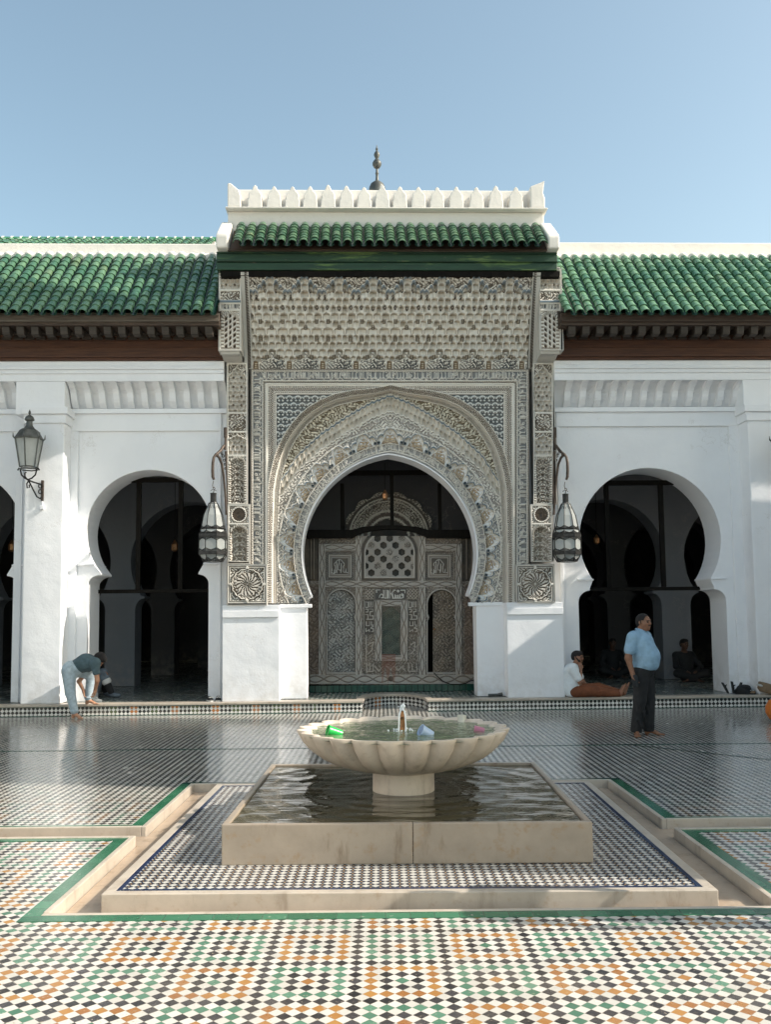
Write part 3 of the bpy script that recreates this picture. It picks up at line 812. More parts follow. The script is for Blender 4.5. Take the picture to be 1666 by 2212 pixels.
c.paint(inn & (dn >= 18) & (dn < 24), (.0 - .03 * np.sin((dn - 18) / 6 * PI)), LIGHT * .9)
band(c, inn & (dn >= 24) & (dn < 32), rope(ang, dn - 24, 4.5) * .7 + .3, -.02, .015, (.26, .22, .17), LIGHT)
c.paint(inn & (dn >= 32) & (dn < 34), .02, PALE)
fld = inn & (dn >= 34)
l1x = [560, 590, 618, 642, 695, 751, 800, 842.5]; l1y = [1092, 1060, 1026, 987, 938, 900, 872, 855]
v1 = np.interp(us, l1x, l1y) + 3.2 * np.abs(np.sin(us / 11. * PI)) - 1.5
n_ = (V - v1) * .78
band(c, fld, arab(us * .8 + V * .6, V * .8 - us * .6, 19), -.04, .0, (.14, .11, .07), (.66, .61, .50))
lowf = fld & (n_ > -3.2)
c.paint(lowf, .0, LIGHT)
c.paint(fld & (n_ > -3.2) & (n_ < -1.4), .02, PALE)
c.paint(fld & (n_ >= -1.4) & (n_ < 3.0), .0, BLUE)
mq = fld & (n_ >= 1.8) & (n_ < 25)
per = 12.; rw = np.floor((n_ - 1.8) / 11.6); sa = us * 1.28 + rw * per / 2; a = (sa % per) / per * 2 - 1; b = ((n_ - 1.8) % 11.6) / 11.6
ins = (np.abs(a) < .86) & (b > .12 + .5 * np.clip(np.abs(a) - .2, 0, 1) ** 1.3)
cell = np.where(ins, -.055 * (1 - a * a) * (1.1 - b), 0.)
c.H[mq] = (cell - .012 * rw)[mq]
tint = (np.sin(np.floor(sa / per) * 12.9898 + rw * 4.1) * 43758.5) % 1
cc = LIGHT[None, None] * (1 - .28 * tint[..., None]) * np.array((1, .98, .94)); c.C[mq] = cc[mq]
c.paint(fld & (n_ >= 25) & (n_ < 27.6), .012, PALE)
fine = fld & (n_ >= 27.6)
band(c, fine, arab2(us, V, 9.) , -.022, .0, (.27, .25, .23), PALE)
c.paint(fine & (np.abs(n_ - 31) < 1), .006, PALE)
# inner rings round the opening
rho = dist_open(us, V)
ring = (rho < 55) & fld | ((rho < 55) & (V > 1150) & (us > 598))
c.paint(ring & (rho > 52.2), .012, PALE)
rin = ring & (rho <= 52.2)
band(c, rin, arab2(us, V, 8.), -.022, .0, (.24, .245, .245), PALE)
th = np.degrees(np.arctan2(AX - us, 1195 - V)) / 13.85; a = (th - np.round(th)) * 2
shp = np.maximum(np.sqrt(np.clip(1 - (a / .60) ** 2, 0, 1)), .60 * np.sqrt(np.clip(1 - ((np.abs(a) - .66) / .36) ** 2, 0, 1)))
hl = 20.5 + 32 * shp
c.paint(rin & (rho < hl + 5) & (rho >= hl + 3), .014, PALE)
c.paint(rin & (rho < hl + 3.2) & (rho >= hl), .02, BLUE)
lobe = rin & (rho < hl)
flt = .06 + .012 * np.cos(a * 9 * PI)
c.paint(lobe, -flt * 1.9 * np.clip((hl - rho) / 4, 0, 1), (.76, .73, .67))
pal = lobe & (rho < 18 + 26 * np.clip(1 - (np.abs(a) / .72) ** 1.6, 0, 1))
pf = arab2(a * 14 + 40, rho, 6.8)
c.relief(pal, pf, -.105, -.07, (.17, .12, .07), (.58, .47, .34))
for aa in (-1, 1):
    hd = np.hypot((np.abs(a) - .86) * 13.85 / 2 * (217 + rho) * PI / 180 * 1., rho - 25.5)
c.paint(rin & (hd < 3.4), .016, BLUE); c.paint(rin & (hd < 1.7), -.05, (.02, .02, .02))
angi = np.degrees(np.arctan2(AX - us, 1195 - V)) * 4.0
c.paint(rin & (rho < 20.5), .012, PALE)
scb = rin & (rho < 18.6) & (rho > 4.2)
band(c, scb, sample(SCR2, angi + np.where(U > AX, 200, 0), (18.6 - rho) / 14.4), -.022, .006, (.28, .28, .275), PALE)
c.paint(rin & (rho <= 4.2), .0, PALE)
# lower corners beside the springing
lowc = (V > 1150) & (us >= 576.9) & (us < 598)
c.M = (rho > 1.2) & ~((V > 1270) & (us > 681))
c.M &= ~((V > 1283) & (us > 668))
rec = np.clip(dn / 34, 0, 1); rec = np.where(inn, rec * rec * (3 - 2 * rec), 0) * DF
c.H -= rec
X0_, Z0_ = P(CXP, 1331, DF)
def recess_prot(X, Y, Z):
    r = (FY + (Y + 0)) / (FY - DF); return X0_ + (X - X0_) * r, Y, EYE + (Z - EYE) * r
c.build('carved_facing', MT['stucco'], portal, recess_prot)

# --- opening outline
def portal_open(off=0.):
    s = PX(AX + 1, 1195, 0) - PX(AX, 1195, 0); cx, cz = P(AX, 1195, 0); R = 217 * s + off; o = 29 * s
    apex = math.degrees(math.acos(o / R)); lo = math.degrees(math.asin((1284 - 1195) / 217.))
    L = arc(cx + o, cz, R, 180 + lo, 180 - apex, 26); Rr = arc(cx - o, cz, R, apex, -lo, 26)[1:]
    return L + Rr
jl, jr = PX(663, 1400, 0), PX(1031, 1400, 0); zf = PZ(1285, 0); zj = PZ(1302, 0)
inner = portal_open(0)
fl_, fr_ = inner[0][0], inner[-1][0]
def foot(x0, x1, z0, z1): return [(x0 + (x1 - x0) * (1 - math.cos(a)), z0 + (z1 - z0) * math.sin(a)) for a in np.linspace(0, PI / 2, 7)]
outl = [(jl, STEP), (jl, zj - .08)] + foot(jl, fl_, zj - .06, zf - .03) + [(fl_ - .0, zf)] + inner[1:-1] + [(fr_, zf)] + foot(jr, fr_, zj - .06, zf - .03)[::-1] + [(jr, zj - .08), (jr, STEP)]
XL_, XR_ = PX(480, 1400, 0), PX(1219, 1400, 0)
cl, cr = PX(490, 1000, 0), PX(1197, 1000, 0)
ZBM = PZ(590, .8)
zb_ = PZ(1303, 0)
poly = [(cl, STEP)] + outl + [(cr, STEP), (cr, ZBM), (cl, ZBM)]
make('body', MB().prism(poly, .10, .50), MT['plaster'], portal)
o1 = portal_open(.024)
st = MB().strip(o1, inner, -.022, .11)
make('arch_trim', st, MT['plaster'], portal, smooth=True, angle=50, bevel=0)
# jamb piers and base blocks
for nm, a, b, yy in (('jamb', 604, 663, .02), ('jamb', 1031, 1094, .02)):
    x0, x1 = PX(a, 1400, 0), PX(b, 1400, 0)
    if b == 663: x1 = jl
    else: x0 = jr
    make(nm, MB().box(x0, x1, yy, .11, STEP, zb_ - .0), MT['plaster'], portal, bevel=.008)
    xc = fl_ if b == 663 else fr_
    capm = MB().box(min(x0, xc), max(x1, xc), yy - .03, .11, zb_ - .07, zb_ + .0)
    make('jamb_cap', capm, MT['plaster'], portal, bevel=.012)
for a, b in ((480, 603), (1097, 1219)):
    x0, x1 = PX(a, 1400, .36), PX(b, 1400, .36)
    bl = MB().box(x0, x1, -.36, .5, STEP, PZ(1331, .36)).box(x0, x1, -.39, .5, PZ(1331, .36) + .001, PZ(1316, .36)).box(x0, x1, -.365, .5, PZ(1316, .36) + .001, PZ(1304, .36))
    make('base_block', bl, MT['plaster'], portal, bevel=.008)

# --- muqarnas hood
VT = 616
c = Canvas(545, 1140, VT, 797, DF, .8)
U, V = c.U, c.V; us = U
k = (U - 588) / 72.; du = (k - np.round(k)) * 72; aP = du / 36
rowh = 13.8; r0 = 797 - V; rw = np.floor(r0 / rowh); b = (r0 % rowh) / rowh
per = np.array([14.4, 12., 18., 14.4, 12., 24., 14.4, 18., 12., 14.4, 18., 14.4, 12., 14.4, 18., 14.4])[np.clip(rw.astype(int), 0, 15)]
sa = du + 36 + np.where(rw % 2 == 0, per / 2, 0); a = (sa % per) / per * 2 - 1; cid = np.floor(sa / per)
hash_ = (np.sin(cid * 12.9898 + rw * 78.233 + 1.) * 43758.5453) % 1
wide = .88
inside = (np.abs(a) < wide) & (b < .52 + .44 * np.sqrt(np.clip(1 - (a / wide) ** 2, 0, 1)))
dep = .05 + .09 * hash_
cellh = np.where(inside, -dep * np.sqrt(np.clip(1 - (a / wide) ** 2, 0, 1)) * (.25 + .75 * b), .018 * b)
c.H[:] = cellh
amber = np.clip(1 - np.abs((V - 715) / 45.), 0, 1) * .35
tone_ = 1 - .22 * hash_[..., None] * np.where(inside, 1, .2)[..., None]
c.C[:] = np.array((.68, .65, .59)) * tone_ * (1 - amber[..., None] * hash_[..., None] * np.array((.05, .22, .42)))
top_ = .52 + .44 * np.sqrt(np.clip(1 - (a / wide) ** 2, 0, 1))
c.paint(inside & (b > top_ - .17), None, (.40, .35, .28))  # shade painted inside each cell's head, light along its rim
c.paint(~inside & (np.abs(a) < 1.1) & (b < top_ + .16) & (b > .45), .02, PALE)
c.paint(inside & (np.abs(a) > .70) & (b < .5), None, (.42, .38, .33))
for vv, dd in ((703, 24), (714, 0), (738, 24), (772, 12)):
    m_ = (np.abs(np.abs(du) - dd) < 3.8) & (np.abs(V - vv) < 4.2); c.paint(m_, -.03, (.10, .08, .055))
    m_ = (np.abs(np.abs(du) - dd) < 2.0) & (np.abs(V - vv) < 3.2) & ((V.astype(int) + U.astype(int)) % 2 == 0); c.paint(m_, .0, (.55, .5, .42))
for vv, dd in ((646, 11), (656, 30), (677, 25), (679, 0)):
    e_ = (np.abs(np.abs(du) - dd) / 2.6) ** 2 + ((V - vv) / 4.6) ** 2; c.paint((e_ < 1), -.05, (.07, .055, .045)); c.paint(e_ < .16, -.0, (.45, .41, .36))
# top border with hanging scallops
ad = np.abs(du); vs = np.full(U.shape, 0.)
for a0_, b0_, v0_ in ((-8, 8, 619), (8, 17.5, 629), (17.5, 26.5, 637), (26.5, 37, 645)):
    t_ = (ad - (a0_ + b0_) / 2) / ((b0_ - a0_) / 2); m_ = (ad >= a0_) & (ad < b0_); vs = np.where(m_, v0_ + 8 * (1 - np.sqrt(np.clip(1 - t_ * t_, 0, 1))), vs)
topm = V < vs
band(c, topm, arab(U, V + 6, 17), -.03, .0, (.075, .06, .045), LIGHT)
c.paint((V >= vs - 2) & (V < vs), .02, PALE)
c.paint((V >= vs) & (V < vs + 4.2), .03, (.20, .25, .29))
lob = (V >= vs + 3.2) & (V < vs + 14)
c.H[lob] -= .035
# bottom crests
hp = np.where(np.abs(du) < 26, 14, 0); hp = np.where(np.abs(du) < 14, 24 - np.abs(du) * .45, hp); hp = np.where(np.abs(du) < 2.6, 34, hp); hp = np.where(np.abs(np.abs(du) - 22) < 2, 20, hp)
bm = r0 < hp
band(c, bm, arab2(du + 50, V, 8.6), -.035, .01, (.07, .08, .09), PALE)
c.paint((r0 < hp + 2.2) & (r0 > hp - .4) & (hp > 0), -.03, (.10, .10, .10)); c.paint((r0 < hp) & (r0 > hp - 2.1), .02, PALE)
gap = (np.abs(du) > 31) & (r0 < 17); c.paint(gap, -.05, (.22, .16, .10)); c.paint((np.abs(du) > 33.4) & (r0 < 14) & (V.astype(int) % 4 < 2), -.02, (.5, .43, .33))
zlo, zhi = PZ(797, DF), PZ(VT, DF)
def prot(X, Y, Z):
    t = np.clip((Z - zlo) / (zhi - zlo), 0, 1.02); rowq = np.floor((797 - V) / rowh) * rowh / (797 - VT)
    tt = np.clip(.6 * t + .4 * rowq, 0, 1)
    return X, Y - .60 * tt ** 1.35, Z
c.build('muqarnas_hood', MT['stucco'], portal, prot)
# cheek walls of the hood, with the dark rope edge
for sg, ua in ((-1, 545), (1, 1140)):
    x = PX(ua, 700, DF); x2 = x + sg * .14
    xs = (min(x, x2), max(x, x2))
    mb = MB(); pr = [(.1, zlo)] + [(-.60 * t ** 1.35 - .035 - DF, zlo + (zhi - zlo) * t) for t in np.linspace(0, 1, 12)] + [(.1, zhi)]
    mb.prismx(pr, *xs)
    make('cheek', mb, MT['plaster_grey'], portal)
    rp = MB()
    for t in np.linspace(0, 1, 62)[:-1]:
        rp.cur = (.05, .042, .035)
        y, z = -.60 * t ** 1.35 - .05 - DF, zlo + (zhi - zlo) * t
        xx = x + sg * .045
        rp.add([(xx - .028, y, z), (xx + .028, y - .0, z + .022), (xx + .028, y, z + .042), (xx - .028, y, z + .022), (xx - .028, y + .02, z), (xx + .028, y + .02, z + .022), (xx + .028, y + .02, z + .042), (xx - .028, y + .02, z + .022)], [(0, 1, 2, 3), (1, 5, 6, 2), (0, 3, 7, 4), (0, 4, 5, 1), (3, 2, 6, 7)])
    make('rope_moulding', rp, MT['stucco'], portal, colors=True)
# --- side columns
def panels(cv, u0, u1, lst, mirror):
    A = (cv.U - u0) / (u1 - u0)
    if mirror: A = 1 - A
    W = u1 - u0; x = (A - .5) * W
    for kind, va, vb in lst:
        m = (cv.V >= va) & (cv.V < vb); h = vb - va; y = (cv.V - va); e = np.minimum.reduce([A * W, (1 - A) * W, y, vb - cv.V])
        cv.paint(m, 0., LIGHT)
        cv.paint(m & (e < 2), .012, PALE); i = m & (e >= 2)
        if kind == 'lat': band(cv, i, arab2(x + 60, cv.V, 8.6), -.035, .0, (.11, .09, .07), LIGHT)
        elif kind == 'leaf': band(cv, i, arab(np.abs(x) + 3, cv.V, 13), -.03, .0, (.14, .12, .09), LIGHT)
        elif kind == 'script': band(cv, i, sample(SCR, x + va * 3 + 90, y / h), -.03, .0, (.10, .11, .12), PALE)
        elif kind == 'line': cv.paint(m, .03, BLUE * 1.3 if isinstance(BLUE, np.ndarray) else BLUE)
        elif kind == 'muq':
            lob_ = va + 5 + h * .22 * (np.abs(x) / (W / 2)) + 2.2 * np.abs(np.sin(x / W * 5 * PI))
            band(cv, i & (cv.V < lob_), arab2(x + 60, cv.V, 7), -.03, .0, (.12, .10, .08), LIGHT)
            cv.paint(i & (np.abs(cv.V - lob_) < 1.4), .02, PALE)
            r_ = np.floor((cv.V - va) / 10); a = ((x + 60 + (r_ % 2) * 5) % 10) / 10 * 2 - 1; b = 1 - ((cv.V - va) % 10) / 10
            ins = (np.abs(a) < .85) & (b < .5 + .45 * np.sqrt(np.clip(1 - a * a, 0, 1)))
            mm = i & (cv.V >= lob_ + 1.4)
            cv.H[mm] = np.where(ins, -.05 * (1 - a * a) * (.3 + b), .01)[mm] - .02
            hs = (np.sin(np.floor(x / 10) * 12.9 + r_ * 3.1) * 4375.5) % 1
            cv.C[mm] = (LIGHT * (.72 + .28 * (1 - hs[..., None])))[mm]
            dk = mm & (np.hypot((np.abs(x) - W * .2) , ((cv.V - va) % 20) - 10) < 2.4); cv.paint(dk, -.05, (.10, .08, .06))
        elif kind in ('arch', 'niche'):
            cr_ = W * .36 if kind == 'arch' else W * .38; vc = va + cr_ + 6
            rr = np.where(cv.V < vc, np.hypot(x, cv.V - vc), np.abs(x)); ia = i & (rr < cr_) & (cv.V < vb - 3)
            band(cv, i, arab2(x + 60, cv.V, 7.), -.02, .0, (.22, .19, .16), PALE)
            fr = i & (rr < cr_ + 4.6) & ~ia; band(cv, fr, (((np.degrees(np.arctan2(x, vc - np.minimum(cv.V, vc))) * .22 + cv.V * .5) % 2.6) < 1.5).astype(float), -.015, .015, (.3, .26, .22), PALE)
            if kind == 'arch': band(cv, ia, arab(np.abs(x) + 2, cv.V, 12.5), -.055, -.01, (.10, .08, .06), LIGHT)
            else:
                dd = -.14 * np.sqrt(np.clip(1 - (rr / cr_) ** 2, 0, 1)); f = arab(np.abs(x) + 2, cv.V * .8, 15)
                cv.relief(ia, f, 0, 0, (.20, .17, .13), LIGHT); cv.H[ia] = (dd + .03 * f)[ia]
        elif kind == 'lattice':
            cr_ = W * .30; vc = va + cr_ + 9
            rr = np.where(cv.V < vc, np.hypot(x, cv.V - vc), np.abs(x)); ia = i & (rr < cr_) & (cv.V < vb - 5)
            band(cv, i, arab2(x + 60, cv.V, 7.), -.015, .0, (.3, .27, .23), PALE)
            fr = i & (rr < cr_ + 6.5) & ~ia & (cv.V < vb - 3); band(cv, fr, ((np.degrees(np.arctan2(x, vc - np.minimum(cv.V, vc))) * .25 + cv.V * .4) % 3 < 1.6).astype(float), -.015, .012, (.3, .26, .22), PALE)
            a_ = np.abs(np.sin(x / 9 * PI)) ; b_ = np.abs(np.sin((cv.V - va) / 12 * PI + x / 9 * PI * .5)); f = ((a_ > .8) | (b_ > .86)).astype(float)
            cv.relief(ia, f, -.07, .0, (.09, .06, .04), LIGHT)
        elif kind == 'rose':
            vc = (va + vb) / 2; rr = np.hypot(x, cv.V - vc); th = np.arctan2(x, cv.V - vc)
            band(cv, i, arab2(x + 60, cv.V, 7.), -.02, .0, (.24, .2, .17), PALE)
            cv.paint(i & (rr < 17), .01, PALE)
            d_ = i & (rr < 14.2 + .9 * np.cos(th * 20)); band(cv, d_, (np.cos(th * 24) * .5 + .5) * (rr > 4) * (rr < 12), -.05, -.015, (.10, .08, .065), (.24, .19, .15))
def side_column(mirror):
    X_ = (lambda a: AX * 2 - a) if mirror else (lambda a: a)
    def cv(u0, u1, v0, v1, d, lst, name, depth=.25):
        if mirror: u0, u1 = X_(u1) + 1.0, X_(u0) + 1.0
        c_ = Canvas(u0, u1, v0, v1, d, .8); panels(c_, u0, u1, lst, mirror)
        o = c_.build(name, MT['stucco'], portal)
        x0, z1 = P(u0, v0, d); x1, _ = P(u1, v0, d); z0 = PZ(v1, d); y = -d
        bx = MB(); e = .014
        bx.box(x0 - e, x0, y - .012, y + depth, z0, z1).box(x1, x1 + e, y - .012, y + depth, z0, z1).box(x0 - e, x1 + e, y - .012, y + depth, z0 - e, z0 - .0005).box(x0 - e, x1 + e, y - .012, y + depth, z1 + .0005, z1 + e)
        bx.box(x0, x1, y + .16, y + depth, z0, z1)
        make(name + '_edge', bx, MT['plaster_grey'], portal)
    lower = [('muq', 785, 893), ('lat', 893, 934), ('muq', 934, 984), ('arch', 985, 1089)]
    cv(491, 533, 785, 1090, .32, lower, 'column_panel', .6)
    cv(493, 538, 1091, 1214, .33, [('rose', 1091, 1132), ('niche', 1132, 1214)], 'niche_panel', .6)
    cv(474, 519.5, 583, 756, .74, [('muq', 583, 627), ('lat', 627, 650), ('line', 650, 655), ('script', 655, 670), ('lattice', 670, 756)], 'console_panel', 1.1)
    ua, ub = (474, 519.5) if not mirror else (X_(519.5) + 1, X_(474) + 1)
    x0, x1 = PX(ua, 756, .74), PX(ub, 756, .74); z1 = PZ(756, .74) - .015; z0 = PZ(782, .34)
    mb = MB().prismx([(-.73, z1), (-.70, z1 - .05), (-.54, (z0 + z1) / 2), (-.35, z0), (.3, z0), (.3, z1)][::-1], x0 + .02, x1 - .02)
    mb.cur = tuple(LIGHT * .8)
    make('console_base', mb, MT['plaster_grey'], portal, bevel=.01)
    x0, x1 = (x0, x1)
    make('console_cap', MB().box(x0 - .02, x1 + .02, -.77, .3, PZ(583, .74) + .015, PZ(579, .74) + .015), MT['plaster_grey'], portal, bevel=.01)
    # square medallion
    u0, u1 = (492.5, 575) if not mirror else (1117, 1197)
    c_ = Canvas(u0, u1, 1221, 1303, .38, .8); x = c_.U - (u0 + u1) / 2; y = c_.V - 1262; e = np.minimum.reduce([c_.U - u0, u1 - c_.U, c_.V - 1221, 1303 - c_.V])
    band(c_, ALLof(c_), arab2(x + 60, c_.V, 8), -.03, .0, (.13, .11, .09), PALE)
    c_.paint(e < 5, .01, PALE); c_.paint((e > 2.2) & (e < 3.8), -.02, (.07, .055, .045))
    rr = np.hypot(x, y); th = np.arctan2(y, x); R_ = 34.5 + .8 * np.cos(th * 16)
    c_.paint(rr < R_ + 1.6, -.01, (.07, .055, .04)); c_.paint(rr < R_ - .6, .02, PALE)
    f = ((np.cos(th * 16 + rr * .02) > .1) & (rr < 15)) | ((np.abs(np.sin(th * 8 + rr * .16)) > .55) & (rr >= 15) & (rr < 24)) | ((arab2(x + 90, y + 90, 9) > .5) & (rr >= 24))
    band(c_, rr < R_ - 2.6, f.astype(float), -.035, .01, (.17, .14, .11), LIGHT)
    for ax, ay in ((0, 36), (0, -36), (36, 0), (-36, 0)): c_.paint(np.hypot(x - ax, y - ay) < 3.2, .02, PALE)
    c_.build('square_medallion', MT['stucco'], portal)
    x0, z1 = P(u0, 1221, .38); x1 = PX(u1, 1221, .38); z0 = PZ(1303, .38); e = .012
    make('medallion_frame', MB().box(x0 - e, x0, -.395, .3, z0 - e, z1 + e).box(x1, x1 + e, -.395, .3, z0 - e, z1 + e).box(x0, x1, -.395, .3, z0 - e, z0 - .001).box(x0, x1, -.395, .3, z1 + .001, z1 + e), MT['plaster_grey'], portal)
def ALLof(c_): return np.ones(c_.U.shape, bool)
side_column(False); side_column(True)
# --- beam, roof, parapet of the portal
db = .90
bx0, bx1 = PX(468, 565, db), PX(1204, 565, db)
gbm = MB(); z = [PZ(v, db) for v in (583, 567, 550)]
gbm.box(bx0, bx1, -db, .2, z[0], z[1] - .004).box(bx0, bx1, -db - .03, .2, z[1], z[2]).box(bx0, bx1, -db - .045, -db - .03, z[1] + .005, z[1] + .03).box(bx0, bx1, -db - .05, .2, z[2] + .001, z[2] + .03)
make('green_beam', gbm, MT['greenbeam'], portal, bevel=.008)
make('beam_soffit', MB().box(cl, cr, -db + .04, .2, z[0] - .10, z[0] - .002), MT['darkwood'], portal)
zt = PZ(537, 1.0)
make('eave_board', MB().box(bx0 + .2, bx1 - .2, -1.0, .2, z[2] + .032, zt + .0), MT['wood_grey'], portal, bevel=.006)
rx0, rx1 = PX(502, 530, 1.1), PX(1178, 530, 1.1)
roof('tiled_roof', portal, (rx0, rx1), (-1.18, PZ(530, 1.15)), (-.52, PZ(489, .54)), .193, 7, .75)
ze, zt_ = PZ(530, 1.15), PZ(489, .54)
make('roof_deck', MB().prismx([(-1.06, ze - .06), (-.54, zt_ - .09), (.3, zt_ - .09), (.3, zt - .02), (-1.04, zt - .02)], rx0 - .05, rx1 + .05), MT['wood'], portal)
for sg, u in ((-1, 483), (1, 1191)):     # raking side walls
    x = PX(u, 520, .9); w_ = .105
    zt2 = PZ(476, .6); zl = z[2] + .03
    mb = MB().prismx([(-1.12, zl), (-1.14, zl + .22), (-1.10, zl + .27), (-.50, zt2), (.4, zt2 + .02), (.4, zl)][::-1], x - w_, x + w_)
    make('raking_wall', mb, MT['coping'], portal, bevel=.03)
wx0, wx1 = PX(492, 450, .50), PX(1175, 450, .50)
zl, zu, ztop = PZ(500, .5), PZ(458, .5), PZ(409, .38)
pw = MB().box(wx0, wx1, -.50, .5, zl - .25, zu).box(wx0 - .03, wx1 + .05, -.64, .5, zu + .001, PZ(451, .56))
make('parapet', pw, MT['coping'], portal, bevel=.02)
zm = PZ(451, .56)
make('parapet_back', MB().box(wx0, wx1, -.36, -.06, zm + .001, ztop), MT['coping'], portal, bevel=.02)
MX = [270, 352, 432, 508, 586, 665, 742, 820, 897, 977, 1058, 1141, 1228, 1312, 1399]
shape = [(-.5, 0), (-.50, .30), (-.44, .38), (-.45, .56), (-.36, .68), (-.24, .76), (-.17, .84), (-.12, .93), (0, 1.0), (.12, .93), (.17, .84), (.24, .76), (.36, .68), (.45, .56), (.44, .38), (.50, .30), (.5, 0)]
rj = random.Random(5)
for xm in MX:
    u = xm * .4997 + 416.2; x = PX(u, 430, .6); H_ = PZ(402, .6) - zm; w_ = .262
    s = 1 + rj.uniform(-.06, .06)
    pl = [(x + a * w_ * (1 + rj.uniform(-.05, .05)), zm + .002 + b * H_ * s) for a, b in shape][::-1]
    make('merlon', MB().prism(pl[::-1], -.62, -.35), MT['coping'], portal, bevel=.014)
for a, b in ((493, 522), (1144, 1175)):
    x0, x1 = PX(a, 430, .5), PX(b, 430, .5); zt3 = PZ(403 if a < 600 else 396, .5)
    lft = a < 600
    pl = [(x0, zm + .002), (x1, zm + .002), (x1, zm + .2), (x1 - .03, zm + .30), (x1 - (.05 if lft else 0), zt3 - (.12 if lft else 0)), (x0 + .06 if lft else x1, zt3), (x0, zt3 - (0 if lft else .1))]
    make('corner_block', MB().prism(pl, -.62, -.04), MT['coping'], portal, bevel=.02)
# finial behind the crest
f0 = P(815, 408, -3.2)
fin = thing('roof_finial', 'dark bronze ball finial on a small dome above the crest', 'finial', (f0[0], 3.2, f0[1] - .25))
g = PX(816, 408, -3.2) - f0[0]
prof = [(18, -25), (18.3, -8), (17.5, 4), (14, 12), (8, 17), (4.5, 19), (3.4, 22), (2.8, 33), (4, 36), (2.8, 39), (2.3, 47), (6, 49), (9.6, 55), (9.8, 60), (6, 66), (3.2, 69), (4.8, 73), (6.6, 78), (5.4, 82), (2.6, 86), (1.8, 88), (3, 91), (1.5, 94), (.3, 101)]
make('dome', MB().lathe([(r * g, h * g - .02) for r, h in prof[:6]], (f0[0], 3.2, f0[1]), 24), MT['bronze'], fin, smooth=True)
make('spire', MB().lathe([(r * g, h * g - .02) for r, h in prof[5:]], (f0[0], 3.2, f0[1]), 20), MT['bronze'], fin, smooth=True)

# ================================================================== CARVED WOODEN SCREEN
DS = -1.42
scr = thing('wooden_screen', 'grey carved wooden prayer screen filling the main arch, with star lattice and two arched doors', 'screen', (0, -DS, STEP))
def k8(x): return 610.5 + .2832 * x
def r8(y): return 1082.2 + .2832 * y
WL, WD, WM = np.array((.38, .36, .33)), (.09, .08, .07), np.array((.27, .245, .215))
c = Canvas(655, 1040, 1158, 1479, DS, .75); U, V = c.U, c.V
X, Y = (U - 610.5) / .2832, (V - 1082.2) / .2832
def box8(x0, x1, y0, y1): return (X >= x0) & (X < x1) & (Y >= y0) & (Y < y1)
c.C[:] = WM
band(c, ALLof(c), arab2(U, V, 8.5), -.012, .0, (.12, .10, .085), WM)
m_ = box8(150, 272, 640, 1400) | box8(1392, 1500, 640, 1400); band(c, m_, arab2(U, V, 12), -.012, .0, (.10, .075, .06), (.20, .155, .125))
def bar(x0, x1, y0, y1):
    m = box8(x0, x1, y0, y1); h = (x1 - x0) < (y1 - y0); s = Y if h else X; t = (X - (x0 + x1) / 2) / (x1 - x0) if h else (Y - (y0 + y1) / 2) / (y1 - y0)
    ph = (s % 125) / 125; f = np.abs(np.abs(t) - .34 * np.abs(np.cos(ph * PI))) > .07
    band(c, m, f.astype(float), .010, .022, (.15, .13, .11), WL)
    ee = np.abs(t) > .42; c.paint(m & ee, .03, WL * 1.15)
for b_ in ((275, 322, 330, 1400), (555, 603, 230, 1330), (1040, 1088, 230, 1330), (1322, 1368, 330, 1400), (322, 555, 330, 380), (1088, 1322, 330, 380), (322, 1322, 612, 662), (210, 1470, 1325, 1395)): bar(*b_)
c.paint(box8(150, 275, 255, 612) | box8(1368, 1500, 255, 612), -.02, (.045, .038, .03))
for x_ in (212, 232, 1402, 1440): c.paint(box8(x_, x_ + 8, 285, 600), .01, (.20, .17, .14))
def sq(x0, x1, y0, y1):
    c.paint(box8(x0, x1, y0, y1), -.0, WM); e = np.minimum.reduce([X - x0, x1 - X, Y - y0, y1 - Y])
    c.paint((e > 4) & (e < 22), -.02, WD); band(c, (e > 8) & (e < 18), ((X + Y) % 14 < 7).astype(float), -.02, .0, WD, WL * .8)
    c.paint((e > 24) & (e < 32), .015, WL * 1.1); c.paint((e >= 32) & (e < 44), .0, WM * .8); c.paint((e >= 44) & (e < 50), .01, WL); c.paint(e >= 50, -.02, WD)
def strokes8(lst, wd=4.2, hh=.012, col=(.50, .49, .46)):
    for st in lst:
        for (x0, y0), (x1, y1) in zip(st[:-1], st[1:]):
            dx, dy = x1 - x0, y1 - y0; L = dx * dx + dy * dy + 1e-9; t = np.clip(((X - x0) * dx + (Y - y0) * dy) / L, 0, 1)
            m = np.hypot(X - x0 - t * dx, Y - y0 - t * dy) < wd; c.paint(m, hh, col)
for ox in (0, 760):
    sq(325 + ox, 548 + ox, 388, 610)
    strokes8([[(a + ox, b) for a, b in st] for st in (
        [(393, 555), (393, 530), (400, 520), (400, 500), (394, 492), (394, 478), (408, 466), (418, 452), (432, 450), (446, 452), (456, 466), (468, 480), (468, 492), (462, 502), (464, 545), (480, 548), (482, 520)],
        [(372, 548), (392, 558), (402, 548), (402, 532)], [(412, 470), (412, 552)], [(428, 448), (432, 470), (424, 500), (424, 528), (440, 530), (444, 550)], [(446, 480), (446, 540)], [(376, 520), (376, 535)], [(488, 548), (496, 548)])], 3.2)
